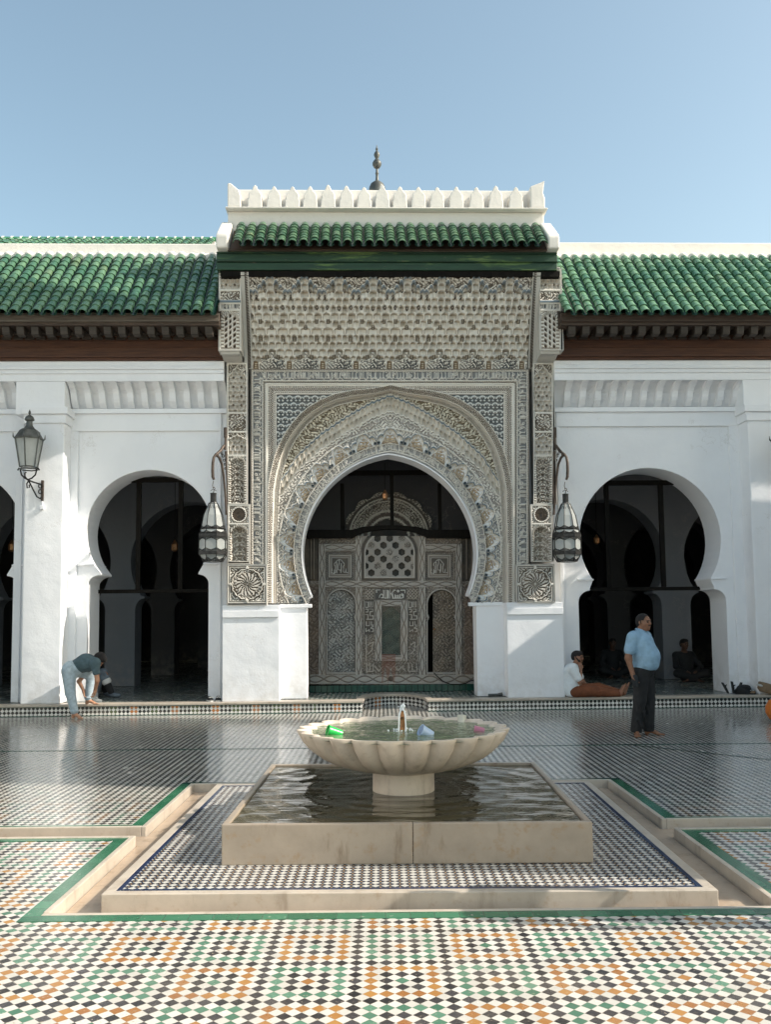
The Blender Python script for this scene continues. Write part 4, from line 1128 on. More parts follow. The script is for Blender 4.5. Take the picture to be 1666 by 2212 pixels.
# star lattice window
lx0, lx1, ly0, ly1 = 622, 1008, 225, 592
vc = 395; inw = box8(lx0, lx1, 160, ly1) & ((Y > vc) | (np.hypot((X - 815), (Y - vc) * 1.12) < 193))
c.paint(box8(600, 1042, 200, 610), .01, WM * .9)
c.paint(inw, .02, WL * .80)
hx, hy = 90., 52.
for row in range(-4, 5):
    for col_ in range(-4, 5):
        cx_ = 815 + col_ * hx * 1.03 + (hx * .515 if row % 2 else 0); cy_ = 392 + row * 53
        if (col_ + (row // 2)) % 3 == 0 and True: star = True
        else: star = False
        r_ = np.maximum(np.abs(X - cx_), np.abs(X - cx_) * .5 + np.abs(Y - cy_) * .866)
        mm = inw & (r_ < 24)
        if star: band(c, mm, arab2(U * 1.3, V * 1.3, 7), .0, .02, (.10, .09, .08), WL)
        else: c.paint(mm, -.05, (.022, .022, .02))
e = np.where(Y < vc, 193 - np.hypot(X - 815, (Y - vc) * 1.12), np.minimum.reduce([X - lx0, lx1 - X, ly1 - Y]))
c.paint(box8(600, 1030, 160, 612) & (e < 12) & (e > 0), .03, WL * 1.1); c.paint(box8(600, 1030, 160, 612) & (e <= -4) & (e > -24), -.03, WD)
# centre panels
band(c, box8(618, 1032, 664, 1320), arab2(U, V, 9), -.01, .008, (.10, .09, .075), WM)
for x0, x1 in ((628, 695), (948, 1030)): band(c, box8(x0, x1, 675, 750), ((np.abs(np.sin((X + Y) / 26 * PI)) > .75) | (np.abs(np.sin((X - Y) / 26 * PI)) > .75)).astype(float), -.01, .01, (.08, .065, .05), WM * 1.3)
c.paint(box8(700, 946, 668, 762), .0, WM * .75); c.paint(box8(704, 942, 672, 757), -.01, (.075, .07, .065))
TXT = [[(714, 682), (716, 700)], [(716, 682), (742, 682)], [(736, 740), (742, 722), (752, 712), (764, 720), (766, 742)], [(752, 742), (790, 744)], [(770, 742), (770, 684)], [(784, 744), (784, 684)], [(798, 744), (798, 684), (806, 690), (806, 744), (798, 744)],
       [(818, 744), (818, 680)], [(826, 706), (842, 744), (836, 700), (846, 690)], [(836, 744), (905, 744)], [(856, 744), (856, 718)], [(868, 744), (868, 722)], [(880, 744), (880, 722)], [(893, 744), (893, 718)], [(905, 744), (920, 740), (920, 716), (908, 712), (906, 724), (920, 728)],
       [(872, 690), (880, 684), (888, 692), (880, 699), (872, 690)], [(900, 684), (932, 684), (932, 704)], [(846, 684), (860, 684)]]
strokes8(TXT, 3.6, .012, (.62, .61, .57))
SIDE = [[(630, 770), (630, 815), (650, 815), (650, 775), (640, 775)], [(660, 772), (660, 812), (686, 812), (686, 772)], [(673, 772), (673, 800)], [(632, 830), (650, 830), (650, 850), (636, 850)], [(660, 828), (686, 828), (686, 848), (666, 848), (666, 880)], [(632, 870), (650, 870), (650, 900)],
        [(640, 905), (690, 905), (690, 880), (676, 880)], [(636, 925), (636, 955), (662, 955), (662, 925)], [(676, 925), (676, 950), (690, 950)], [(634, 975), (634, 1000), (660, 985), (660, 1000)], [(672, 975), (690, 975), (690, 1000), (676, 1000)], [(690, 960), (672, 968)]]
for ox, mr in ((0, 1), (333, 1)):
    c.paint(box8(620 + ox, 698 + ox, 758, 1022), -.012, (.075, .068, .06)); strokes8([[(a + ox, b) for a, b in st] for st in SIDE], 3.6, .01, (.46, .44, .40))
    c.paint(box8(618 + ox, 622 + ox, 758, 1022) | box8(696 + ox, 700 + ox, 758, 1022), .015, WL)
for b_ in ((704, 754, 762, 1222), (900, 950, 762, 1222), (754, 900, 762, 808), (754, 900, 1180, 1222)): bar(*b_)
rr = np.where(Y < 885, np.hypot(X - 827, Y - 885), np.abs(X - 827)); band(c, box8(754, 900, 806, 1180), arab2(U, V, 6) * .5, -.03, -.01, (.05, .055, .05), WM * .8)
m_ = (rr < 66) & box8(754, 900, 806, 1175); band(c, m_, arab2(U, V, 5.5), -.05, -.03, (.035, .055, .045), (.12, .15, .13))
strokes8([[(640, 1240), (640, 1300), (690, 1300), (690, 1250)], [(660, 1240), (664, 1290)], [(700, 1260), (730, 1300), (760, 1270)], [(960, 1240), (960, 1300), (1010, 1300)], [(985, 1245), (990, 1290)], [(1020, 1240), (1028, 1300)], [(790, 1260), (820, 1290), (850, 1262), (880, 1295), (910, 1265), (935, 1295)], [(636, 1040), (636, 1220)], [(1030, 1040), (1030, 1220)], [(650, 1100), (690, 1080), (680, 1140), (650, 1170)], [(975, 1100), (1010, 1080), (1005, 1140), (975, 1170)]], 3.6, .01, (.40, .37, .33))
# rust stain below the little niche, with its runs
st_ = box8(755, 862, 1170, 1392) & ((np.sin(X / 7) * 60 + 1330) > Y * 1.0); c.C[st_] = c.C[st_] * .45 + np.array((.22, .08, .05)) * .55
# door recesses
def doorshape(x0, x1, y0, y1):
    cx_ = (x0 + x1) / 2; hw = (x1 - x0) / 2; R_ = hw * 1.0; vc_ = y0 + R_
    neck = np.clip(1 - np.abs((Y - (y0 + 2.0 * hw)) / 26), 0, 1) * hw * .1
    r = np.where(Y < vc_, np.hypot(X - cx_, Y - vc_), np.abs(X - cx_) + np.where(Y < y0 + 1.9 * hw, 0, 0)) + neck
    return (r < hw) & (Y < y1) & (Y > y0 - 5)
for x0, x1 in ((342, 552), (1108, 1318)):
    dm = doorshape(x0, x1, 682, 1308); dm2 = doorshape(x0 - 12, x1 + 12, 670, 1320)
    c.paint(dm2 & ~dm, .02, WL)
    c.paint(dm, -.0, WD); c.M &= ~doorshape(x0 + 3, x1 - 3, 686, 1304)
c.build('carved_face', MT['carvedwood'], scr)
def outline8(x0, x1, y0, y1, d):
    cx_ = (x0 + x1) / 2; hw = (x1 - x0) / 2; vc_ = y0 + hw
    pts = [(x0, y1), (x0, y0 + 2.3 * hw), (x0 + hw * .10, y0 + 2.0 * hw), (x0, y0 + 1.7 * hw)] + [(cx_ - hw * math.cos(t), vc_ - hw * math.sin(t)) for t in np.linspace(0, PI, 16)] + [(x1, y0 + 1.7 * hw), (x1 - hw * .1, y0 + 2 * hw), (x1, y0 + 2.3 * hw), (x1, y1)]
    return [P(k8(a), r8(b), d) for a, b in pts][::-1][::-1]
for i_, (x0, x1, lab) in enumerate(((344, 550, 'closed grey arched door'), (1146, 1318, 'brown arched door standing ajar'))):
    dcv = Canvas(k8(x0) + .3, k8(x1) - .3, r8(684), r8(1308), DS - .06, .75)
    X, Y = (dcv.U - 610.5) / .2832, (dcv.V - 1082.2) / .2832
    if i_ == 0: cA, cB = (.13, .135, .13), np.array((.40, .40, .38))
    else: cA, cB = (.085, .07, .055), np.array((.24, .205, .165))
    band(dcv, ALLof(dcv), arab2(dcv.U, dcv.V, 9.5), -.012, .004, cA, cB)
    for yy in range(760, 1300, 70):
        for xx in (x0 + 45, (x0 + x1) / 2, x1 - 45): dcv.paint(np.hypot(X - xx, Y - yy) < 6, .02, (.05, .045, .04))
    dcv.M &= doorshape(342 if i_ == 0 else 1108, 552 if i_ == 0 else 1318, 682, 1308)
    d_ = dcv.build('door', MT['carvedwood'], scr); d_['label'] = lab
    if i_ == 1: make('handle', MB().lathe([(.02, 0), (.03, .02), (.02, .03)], (PX(k8(1160), r8(985), DS), -DS - .0 + .04, P(900, r8(985), DS)[1]), 8), MT['brass'], d_)
z0, z1 = STEP, PZ(1158, DS)
make('dark_inside', MB().box(PX(640, 1300, DS), PX(1056, 1300, DS), -DS + .3, -DS + .4, STEP, z1), MT['darkwood'], scr)
# cornice with raised middle
def p7(x, y): return P(1000 / 1.8018 + .35 * x, 721.5 + .35 * y, DS)
cp_ = [(300, 1262), (590, 1262), (625, 1240), (680, 1222), (750, 1212), (820, 1209), (890, 1212), (960, 1222), (1015, 1240), (1050, 1262), (1350, 1262), (1350, 1212), (1050, 1212), (990, 1194), (900, 1186), (820, 1184), (740, 1186), (650, 1194), (590, 1212), (300, 1212)]
make('cornice', MB().prism([p7(*q_) for q_ in cp_], -DS - .14, -DS + .05), MT['darkwood'], scr, bevel=.006)
post = MB(); a_, b_ = p7(820, 850), p7(846, 1186); post.box(a_[0], b_[0], -DS - .08, -DS, b_[1] + .0, a_[1])
make('post', post, MT['darkwood'], scr, bevel=.006)
for xa_ in (515, 1115):
    a_, b_ = p7(xa_, 925), p7(xa_ + 26, 1212); make('post', MB().box(a_[0], b_[0], -DS - .08, -DS, b_[1], a_[1]), MT['darkwood'], scr, bevel=.006)
a_, b_ = p7(470, 846), p7(1180, 872); make('top_rail', MB().box(a_[0], b_[0], -DS - .075, -DS - .002, b_[1] + .001, a_[1]), MT['darkwood'], scr, bevel=.006)
# stucco arch in the gloom behind the screen
c = Canvas(712, 968, 1058, 1165, -2.35, .9); x, y = c.U - 840, c.V - 1162; rr = np.hypot(x, y); th = np.degrees(np.arctan2(x, -y))
c.C[:] = LIGHT
fr = 94 + 7 * np.abs(np.sin(np.radians(th * 7)))
band(c, rr < 200, arab2(c.U, c.V, 8), -.02, .0, (.1, .09, .08), LIGHT)
c.paint((rr > 78) & (rr < 80), .02, PALE); c.paint((rr > 84) & (rr < 87), .02, PALE); c.paint((rr > 87) & (rr < 92), -.02, (.1, .09, .08)); c.paint((rr > 56) & (rr < 60), .02, PALE); c.paint((rr > 48) & (rr < 54), -.02, (.12, .1, .09)); c.paint((rr > 42) & (rr < 46), .02, PALE); c.paint(rr < 40, -.03, (.05, .05, .05))
c.M = rr < fr
mh = thing('mihrab_arch', 'dim carved stucco arch showing above the wooden screen', 'arch', (0, 2.35, STEP))
c.build('arch_band', MT['stucco'], mh)
make('wall', MB().box(PX(560, 1100, -2.6), PX(1130, 1100, -2.6), 2.5, 2.7, STEP, 6.2), MT['inner_deep'], mh)
# porch side walls and green skirting
sk = MB(); zs = PZ(1479, DS + .03); x0, x1 = PX(655, 1400, DS), PX(1042, 1400, DS)
skt = thing('tile_skirting', 'low dark green glazed tile skirting under the wooden screen', 'skirting', (0, -DS - .06, STEP))
for i in range(30):
    xa_ = x0 + (x1 - x0) * i / 30; sk.box(xa_ + .004, x0 + (x1 - x0) * (i + 1) / 30 - .004, -DS - .10, -DS + .02, STEP, zs)
make('tile_row', sk, MT['dark_border'], skt, bevel=.003)
cable = thing('cable', 'black cable drooping over the green skirting at the right jamb', 'cable', (PX(880, 1470, DS + .12), -DS - .13, STEP))
pts = [(870, 1452), (876, 1462), (884, 1472), (895, 1479), (905, 1481), (925, 1478), (950, 1475), (985, 1481), (1005, 1478), (1020, 1470), (1031, 1466)]
pts = [(k8(1155), r8(1310)), (k8(1185), r8(1342)), (k8(1225), r8(1375)), (k8(1280), r8(1398)), (k8(1350), r8(1400)), (k8(1400), r8(1390)), (k8(1440), r8(1370)), (k8(1475), r8(1362))]
make('cord', MB().tube([(P(a, b, DS + .14)[0], -DS - .14, P(a, b, DS + .14)[1]) for a, b in pts], .010, 6), MT['darkwood'], cable, smooth=True)
# ================================================================== FOUNTAIN
FNT = Matrix.Translation((.16, 7.35, 0)) @ Matrix.Rotation(rad(-.7), 4, 'Z')
ft = thing('fountain', 'marble fountain with fluted bowl above a square pool on a tiled plinth', 'fountain', (0, 0, -.06), frame=FNT)
px, py0, py1 = 1.85, -1.80, 1.76
make('plinth', MB().box(-px, px, py0, py0 + .07, -.085, .05).box(-px, px, py1 - .07, py1, -.085, .05).box(-px, -px + .07, py0 + .07, py1 - .07, -.085, .05).box(px - .07, px, py0 + .07, py1 - .07, -.085, .05), MT['marble'], ft, bevel=.006)
make('tile_bed', MB().box(-px + .07, px - .07, py0 + .07, py1 - .07, -.05, .046), MT['island'], ft)
n = .028; a = px - .07; b0, b1 = py0 + .07, py1 - .07
make('navy_border', MB().box(-a, a, b0, b0 + n, .04, .050).box(-a, a, b1 - n, b1, .04, .050).box(-a, -a + n, b0 + n, b1 - n, .04, .050).box(a - n, a, b0 + n, b1 - n, .04, .050), MT['navy'], ft)
bx, by0, by1 = 1.243, -1.18, 1.30; t = .045; zt = .315
make('basin_wall', MB().box(-bx, .04, by0, by0 + t, .047, zt), MT['marble_old'], ft, bevel=.007)
make('basin_wall', MB().box(.043, bx, by0, by0 + t, .047, zt), MT['marble_old'], ft, bevel=.007)
make('basin_wall', MB().box(-bx, bx, by1 - t, by1, .047, zt), MT['marble_old'], ft, bevel=.007)
make('basin_wall', MB().box(-bx, -bx + t, by0 + t + .001, by1 - t - .001, .047, zt), MT['marble_old'], ft, bevel=.007)
make('basin_wall', MB().box(bx - t, bx, by0 + t + .001, by1 - t - .001, .047, zt), MT['marble_old'], ft, bevel=.007)
pw = MB(); N = 150; xs = np.linspace(-bx + t, bx - t, N); ys = np.linspace(by0 + t, by1 - t, N)
XX, YY = np.meshgrid(xs, ys)
def ripples(x, y):
    z = np.zeros_like(x); r = np.random.RandomState(4); cx_, cy_ = 0., .07
    R = np.hypot(x - cx_, y - cy_)
    z += .0020 * np.sin(R * 34 - 1) * np.exp(-R * .4)
    for i in range(26):
        th = r.uniform(0, 2 * PI); k = r.uniform(6, 26); z += .010 / k * np.sin((x * math.cos(th) * .75 + y * math.sin(th) * 1.25) * k + r.uniform(0, 6))
    return z
ZZ = .298 + ripples(XX, YY) * .8
idx = np.arange(N * N).reshape(N, N); q = np.stack([idx[:-1, :-1], idx[:-1, 1:], idx[1:, 1:], idx[1:, :-1]], -1).reshape(-1, 4)
make('pool_water', (np.stack([XX, YY, ZZ], -1).reshape(-1, 3), q, [(1, 1, 1)] * (N * N)), MT['pool'], ft, smooth=True, angle=180)
bc = (-.005, .07, 0)
make('pedestal', MB().lathe([(.245, .2), (.25, .29), (.248, .45), (.262, .462), (.262, .475)], bc, 40), MT['marble_bowl'], ft, smooth=True)
NF = 24
def flute(qa, r, z):
    f = abs(math.sin(qa * NF / 2)); k = min(1, max(0, (r - .22) / .35))
    return 1 - .095 * k * (1 - f) ** 1.1 - .01 * k
prof = [(a * (1.035 if a > .3 else 1), b) for a, b in [(.20, .455), (.25, .462), (.36, .478), (.47, .503), (.57, .537), (.66, .583), (.735, .64), (.79, .70), (.822, .755), (.838, .785), (.838, .795), (.818, .798), (.800, .786), (.785, .760), (.72, .70), (.3, .62)]]
bm = MB(); bm.lathe(prof, bc, NF * 10, flute)
me_b = make('bowl', bm, MT['marble_bowl'], ft, smooth=True, angle=75)
for v_ in me_b.data.vertices:          # rim rises and dips with the flutes
    zz = v_.co.z - .06
    if zz > .74:
        a_ = math.atan2(v_.co.y - bc[1], v_.co.x - bc[0]); v_.co.z += .007 * (abs(math.sin(a_ * NF / 2)) - .6)
N = 110; xs = np.linspace(-.80, .80, N); xs = xs * 1.03; XX, YY = np.meshgrid(xs, xs); R = np.hypot(XX, YY)
ZZ = .771 + ripples(XX * 1.6, YY * 1.6) * .7 + .004 * np.exp(-(R / .08) ** 2)
idx = np.arange(N * N).reshape(N, N); q = np.stack([idx[:-1, :-1], idx[:-1, 1:], idx[1:, 1:], idx[1:, :-1]], -1).reshape(-1, 4)
ok = (R.ravel()[q] < .832).all(1)
make('bowl_water', (np.stack([XX + bc[0], YY + bc[1], ZZ], -1).reshape(-1, 3), q[ok], [(1, 1, 1)] * (N * N)), MT['bowlwater'], ft, smooth=True, angle=180)
make('nozzle', MB().lathe([(.026, .70), (.026, .80), (.018, .80), (.018, .86), (.030, .86), (.034, .875), (.018, .885), (.016, .92), (.024, .93), (.010, .94)], bc, 16), MT['brass'], ft, smooth=True)
jm = MB(); rj = random.Random(2)
for i in range(22):
    jm.sphere((bc[0] + rj.gauss(0, .009), bc[1] + rj.gauss(0, .013), .94 + rj.uniform(-.02, .045)), rj.uniform(.004, .012), 8)
for i in range(60):
    a_ = rj.uniform(0, 2 * PI); r_ = rj.uniform(.03, .12); jm.sphere((bc[0] + r_ * math.cos(a_), bc[1] + r_ * math.sin(a_), .765 + rj.uniform(0, .03) * (1 - r_ * 6)), rj.uniform(.003, .009), 6)
for sx in (-.028, .02): jm.tube([(bc[0] + sx * .5, bc[1] - .02, .94), (bc[0] + sx, bc[1] - .03, .90), (bc[0] + sx * 1.15, bc[1] - .03, .82), (bc[0] + sx * 1.2, bc[1] - .03, .76)], [.006, .008, .006, .01], 6)
make('water_jet', jm, MT['foam'], ft, smooth=True)

def cup(u, v, z, ln, r, c, lab, rot, tilt=70):
    p = G(u, v, z); m = Mat('plastic_' + lab.split()[0], .3); m.setc(c); m.b.inputs['Transmission Weight'].default_value = .25; m.bump(m.noise(20), .05, .002)
    fr_ = Matrix.Translation(p) @ Matrix.Rotation(rad(rot), 4, 'Z') @ Matrix.Rotation(rad(tilt), 4, 'Y')
    g = thing('plastic_cup', lab, 'cup', (0, 0, 0), 'plastic cups floating in the bowl', frame=fr_)
    h = ln / 2
    make('body', MB().lathe([(r * .1, -h + .004), (r * .78, -h + .004), (r * .78, -h), (r * .8, -h), (r, h), (r * .93, h), (r * .74, -h + .01), (r * .1, -h + .01)], n=28), m.m, g, smooth=True)
    make('rim', MB().lathe([(r * .97, h - .004), (r * 1.06, h - .004), (r * 1.06, h + .003), (r * .97, h + .003), (r * .97, h - .004)], n=28), m.m, g, smooth=True)
cup(723, 1582, .785, .115, .042, (.02, .55, .10), 'bright green plastic cup tipped over near the bowl left rim', 20, -72)
cup(921, 1583, .785, .100, .046, (.50, .64, .86), 'pale blue plastic cup floating right of the spout', 200, 62)
cup(998, 1556, .785, .075, .040, (.70, .68, .60), 'clear cream plastic cup at the back right of the bowl', 80, 20)
cup(1036, 1578, .770, .08, .034, (.52, .20, .30), 'half sunken pink plastic cup near the bowl right rim', 175, 80)

# ================================================================== LANTERNS ON THE PORTAL
def Pd(u, v, d): x, z = P(u, v, d); return (x, -d, z)
def ring8(rr, z, n=8, rot=PI / 8): return [(rr * math.cos(2 * PI * k / n + rot), rr * math.sin(2 * PI * k / n + rot), z) for k in range(n)]
def scallop(w, h, up=1, n=9):
    """fret plate filling the top (or foot) of a pane: straight on one side, cusped on the other"""
    pts = [(-w, 0), (w, 0)]
    for t in np.linspace(1, -1, n): pts.append((t * w, -h * (.22 + .78 * abs(t) ** 1.2) - .12 * h * abs(math.sin(t * 2 * PI))))
    return pts
def big_lantern(u, mirror, lab, labb):
    d = .60; s = (FY - d) / F_PX
    cx_, cz0 = P(u, 1214, d); y = -d
    g = thing('metal_lantern', lab, 'lantern', (cx_, y, cz0), 'pierced metal lanterns flanking the arch')
    Z = lambda v: cz0 + (1214 - v) * s
    W = 31 * s
    prof = [(.70, 1213), (.97, 1198), (1, 1194), (1, 1160), (.97, 1154), (.86, 1143), (.68, 1113), (.30, 1086)]
    gp = MB()
    gp.lathe([(W * r * .965, Z(v) - 0) for r, v in prof], (cx_, y, 0), 8, rot=PI / 8)
    make('glass_panes', gp, MT['glass'], g)
    fr_ = MB(); rt = PI / 8
    for k in range(8):
        a_ = 2 * PI * k / 8 + rt
        fr_.tube([(cx_ + W * r * math.cos(a_), y + W * r * math.sin(a_), Z(v)) for r, v in prof], .0075, 5)
    for r, v, th_ in ((.70, 1213, .009), (.97, 1197, .009), (1.0, 1161, .008), (.97, 1153, .009), (.86, 1143, .014), (.30, 1088, .009)):
        p = ring8(W * r, Z(v)); p = [(cx_ + a_, y + b_, c_) for a_, b_, c_ in p]; fr_.tube(p + [p[0]], th_, 5, caps=False)
    make('frame', fr_, MT['metal'], g)
    bn = MB()
    for r0, va, vb in ((1.012, 1199, 1191), (1.012, 1161, 1154)):
        bn.lathe([(W * r0, Z(va)), (W * r0, Z(vb)), (W * (r0 - .02), Z(vb)), (W * (r0 - .02), Z(va)), (W * r0, Z(va))], (cx_, y, 0), 8, rot=rt)
    make('band', bn, MT['metal'], g)
    ap = math.cos(PI / 8)
    ft_ = MB()
    def plate(rt_, rb_, zt_, zb2, k, h, up):
        am = 2 * PI * (k + .5) / 8 + rt; w_ = W * rt_ * math.sin(PI / 8) * .98
        hole = .42
        for (pa_, n_) in ((scallop(w_, h), 9),):
            vs = []
            for a_, b_ in pa_:
                t_ = (-b_) / max(1e-6, abs(zt_ - zb2)); r_ = W * ap * (rt_ + (rb_ - rt_) * t_) * 1.004
                zz = zt_ + (zb2 - zt_) * t_
                vs.append((cx_ + r_ * math.cos(am) - a_ * math.sin(am), y + r_ * math.sin(am) + a_ * math.cos(am), zz))
            m_ = len(vs)
            # ribbon following the cusped edge plus a lacy row of curls
            ed = vs[2:]
            ft_.tube(ed, .006, 4)
            for q_ in range(0, len(ed) - 1):
                p0 = Vector(ed[q_]); tp = Vector(vs[1]) + (Vector(vs[0]) - Vector(vs[1])) * (q_ / (len(ed) - 1))
                ft_.tube([p0, (p0 + tp) / 2 + Vector((0, 0, .004 * (-1) ** q_)), tp], .0035, 4)
                ft_.tube([(p0 + tp) / 2, Vector(ed[q_ + 1]) * .5 + (Vector(vs[1]) + (Vector(vs[0]) - Vector(vs[1])) * ((q_ + 1) / (len(ed) - 1))) * .5], .0035, 4)
    for k in range(8):
        plate(1, 1, Z(1161), Z(1191), k, .055, 1); plate(1, 1, Z(1191), Z(1161), k, .045, -1)
        plate(.86, .3, Z(1143), Z(1088), k, .0, 1) if False else None
        plate(.86, .68, Z(1142), Z(1113), k, .05, 1); plate(.30, .68, Z(1089), Z(1113), k, .08, 1)
        plate(.70, .97, Z(1212), Z(1199), k, .05, 1)
        plate(.97, .86, Z(1153), Z(1143), k, .04, 1)
    make('fretwork', ft_, MT['metal'], g)
    tp = MB().lathe([(W * .28, Z(1087)), (W * .24, Z(1084)), (W * .21, Z(1083)), (W * .21, Z(1066)), (W * .24, Z(1065)), (W * .08, Z(1064))], (cx_, y, 0), 12)
    make('neck', tp, MT['metal'], g)
    sg = -1 if mirror else 1
    hk = MB(); zz = Z(1064); zh = Z(1038)
    hk.tube([(cx_ - .05, y, Z(1060)), (cx_ - .02, y, Z(1057)), (cx_ + .02, y, Z(1057)), (cx_ + .05, y, Z(1060))], .005, 6)
    hk.tube([(cx_, y, zz), (cx_ + .012, y, zz + .05), (cx_ + .03, y, zz + .08), (cx_ + .012, y, zz + .10), (cx_ - .012, y, zz + .09)], .007, 6)
    hk.tube([(cx_, y, zz + .07), (cx_ - .015, y, (zz + zh) / 2 + .03), (cx_, y, zh)], .006, 6)
    make('hook', hk, MT['metal_rust'], g)
    # bracket, a thing of its own
    X_ = (lambda q: 2 * AX - q + 1) if mirror else (lambda q: q)
    b_ = thing('lantern_bracket', labb, 'bracket', Pd(X_(487), 1100, .15), 'wrought brackets carrying the lanterns')
    def path(pts): return [Pd(X_(a), v, dd + .2) for a, v, dd in pts]
    make('wall_bar', MB().tube(path([(487, 924, .12), (487, 945, .13)]), .035, 8).tube(path([(487, 945, .13), (486, 972, .15)]), .022, 8).tube(path([(488, 975, .14), (489, 1000, .13), (491, 1060, .12), (491.5, 1135, .12)]), [.026, .018, .016, .016], 8), MT['metal_rust'], b_, smooth=True)
    hw = [(472, 983, .34), (466, 981, .38), (461.5, 988, .41), (459.5, 1000, .42), (459, 1015, .42), (459.5, 1030, .42), (462, 1036, .42)]
    dx = u - 460 if not mirror else (2 * AX - u + 1) - 460
    hw = [(a + dx * min(1, max(0, (472 - a) / 12)), v, dd) for a, v, dd in hw]
    make('hook_arm', MB().tube(path(hw), [.02, .022, .024, .026, .027, .027, .022], 8), MT['metal_rust'], b_, smooth=True)
    make('brace', MB().tube(path([(466, 983, .38), (473, 988, .32), (479, 1003, .26), (483, 1030, .20), (486, 1065, .16), (488, 1100, .14), (490, 1112, .12)]), [.02, .024, .022, .02, .018, .018, .03], 8), MT['metal_rust'], b_, smooth=True)
    cr_ = MB(); cr_.tube(path([(466, 982, .38), (476, 974, .28), (484, 962, .18)]), [.022, .03, .022], 8)
    for a, v, r_ in ((482, 985, 2.6), (484, 994, 2.2), (485.5, 1003, 2), (486.5, 1012, 1.8), (479, 980, 2)):
        p = [Pd(X_(a + r_ * math.cos(q)), v + r_ * math.sin(q), .22) for q in np.linspace(0, 2 * PI, 9)]; cr_.tube(p, .008, 5, caps=False)
    make('scrollwork', cr_, MT['metal_rust'], b_, smooth=True)
big_lantern(460, False, 'shaded dark pierced metal lantern hanging left of the portal', 'curved iron bracket holding the left shaded lantern')
big_lantern(1226, True, 'sunlit pale pierced metal lantern hanging right of the portal', 'curved rusty bracket holding the right sunlit lantern')

# ================================================================== WALL LAMP ON THE LEFT PIER
def wall_lamp(du, lab, dz=0):
    d = .78; s = (FY - d) / F_PX; uc = 61 + du
    cx_, cz = P(uc, 1008, d); y = -d; cz += dz
    wx, wz = P(91 + du, 1040, .35); wz += dz
    g = thing('wall_lamp', lab, 'lamp', (wx, -.36, wz), 'six sided street lamps on wall brackets')
    Z = lambda v: cz + (1008 - v) * s
    W = 29 * s; W2 = 18.5 * s
    gp = MB().lathe([(W2 * .93, Z(1008)), (W * .95, Z(947))], (cx_, y, 0), 6, rot=PI / 6); gp.f = gp.f[:-2]
    make('glass_panes', gp, MT['glass'], g)
    fr_ = MB()
    for k in range(6):
        a_ = 2 * PI * k / 6 + PI / 6; fr_.tube([(cx_ + W2 * math.cos(a_), y + W2 * math.sin(a_), Z(1009)), (cx_ + W * math.cos(a_), y + W * math.sin(a_), Z(947))], .012, 5)
        fr_.tube([(cx_ + W * 1.0 * math.cos(a_), y + W * math.sin(a_), Z(948)), (cx_ + W * 1.12 * math.cos(a_), y + W * 1.12 * math.sin(a_), Z(945)), (cx_ + W * 1.14 * math.cos(a_), y + W * 1.14 * math.sin(a_), Z(936))], [.018, .014, .003], 5)
    for r_, v in ((W2, 1009), (W2 * 1.02, 1014), (W, 947)):
        p = [(cx_ + r_ * math.cos(2 * PI * k / 6 + PI / 6), y + r_ * math.sin(2 * PI * k / 6 + PI / 6), Z(v)) for k in range(7)]; fr_.tube(p, .012, 5, caps=False)
    make('frame', fr_, MT['bronze'], g)
    make('hood', MB().lathe([(W * 1.02, Z(949)), (W * 1.03, Z(946)), (W * .86, Z(938)), (W * .70, Z(930)), (W * .52, Z(926)), (W * .36, Z(924))], (cx_, y, 0), 6, rot=PI / 6), MT['bronze'], g)
    make('chimney', MB().lathe([(W * .40, Z(925)), (W * .24, Z(918)), (W * .21, Z(909)), (W * .34, Z(907)), (W * .35, Z(904)), (W * .27, Z(899)), (W * .12, Z(896)), (W * .04, Z(894)), (W * .09, Z(892)), (W * .09, Z(889)), (.002, Z(883))], (cx_, y, 0), 16), MT['bronze'], g, smooth=True)
    bl = make('bulb', MB().sphere((cx_, y, Z(984)), .028, 12, (1, 1, 1.3)).lathe([(.014, Z(980)), (.014, Z(975))], (cx_, y, 0), 10), MT['foam'], g, smooth=True)
    make('flex', MB().tube([(cx_, y, Z(975)), (cx_ + .005, y, Z(950))], .004, 5), MT['metal'], g)
    q = lambda a, v, dd: (P(a + du, v, dd)[0], -dd, P(a + du, v, dd)[1] + dz)
    cra = MB()
    for sx in (-1, 1): cra.tube([(cx_ + sx * W2 * 1.25, y, Z(1016)), (cx_ + sx * W2 * 1.1, y, Z(1011)), (cx_ + sx * W2 * .95, y, Z(1014)), (cx_ + sx * W2 * .8, y, Z(1026)), (cx_ + sx * W2 * .4, y, Z(1033)), (cx_, y, Z(1036))], .014, 6)
    make('cradle', cra, MT['metal'], g, smooth=True)
    arm = MB().tube([q(56, 1020, .78), q(53, 1022, .78), q(53, 1029, .77), q(58, 1036, .75), q(70, 1041, .6), q(90, 1047, .39)], .014, 6)
    arm.tube([q(62, 1037, .74), q(57, 1045, .74), q(58, 1054, .73), q(63, 1053, .72), q(62, 1047, .72)], .013, 6)
    arm.tube([q(62, 1040, .72), q(72, 1060, .58), q(79, 1073, .47), q(86, 1077, .40), q(89, 1073, .39)], .014, 6)
    for vv in (1050, 1062): arm.tube([q(86 + 3.5 * math.cos(t_), vv + 4.5 * math.sin(t_), .42) for t_ in np.linspace(0, 5.6, 9)], .010, 5)
    make('arm', arm, MT['metal'], g, smooth=True)
    p0, p1 = q(88.5, 1082, .36), q(94.5, 1038, .36)
    make('back_plate', MB().box(p0[0], p1[0], -.40, -.35, p0[2], p1[2]), MT['metal_rust'], g, bevel=.006)
    return q
wall_lamp(0, 'dark six sided wall lamp with bulb on the white pier, far left')
wall_lamp(1640, 'wall lamp on the white pier at the right edge of the photo', .0)
p0, p1 = P(86, 1101, .36), P(95, 1092, .36)
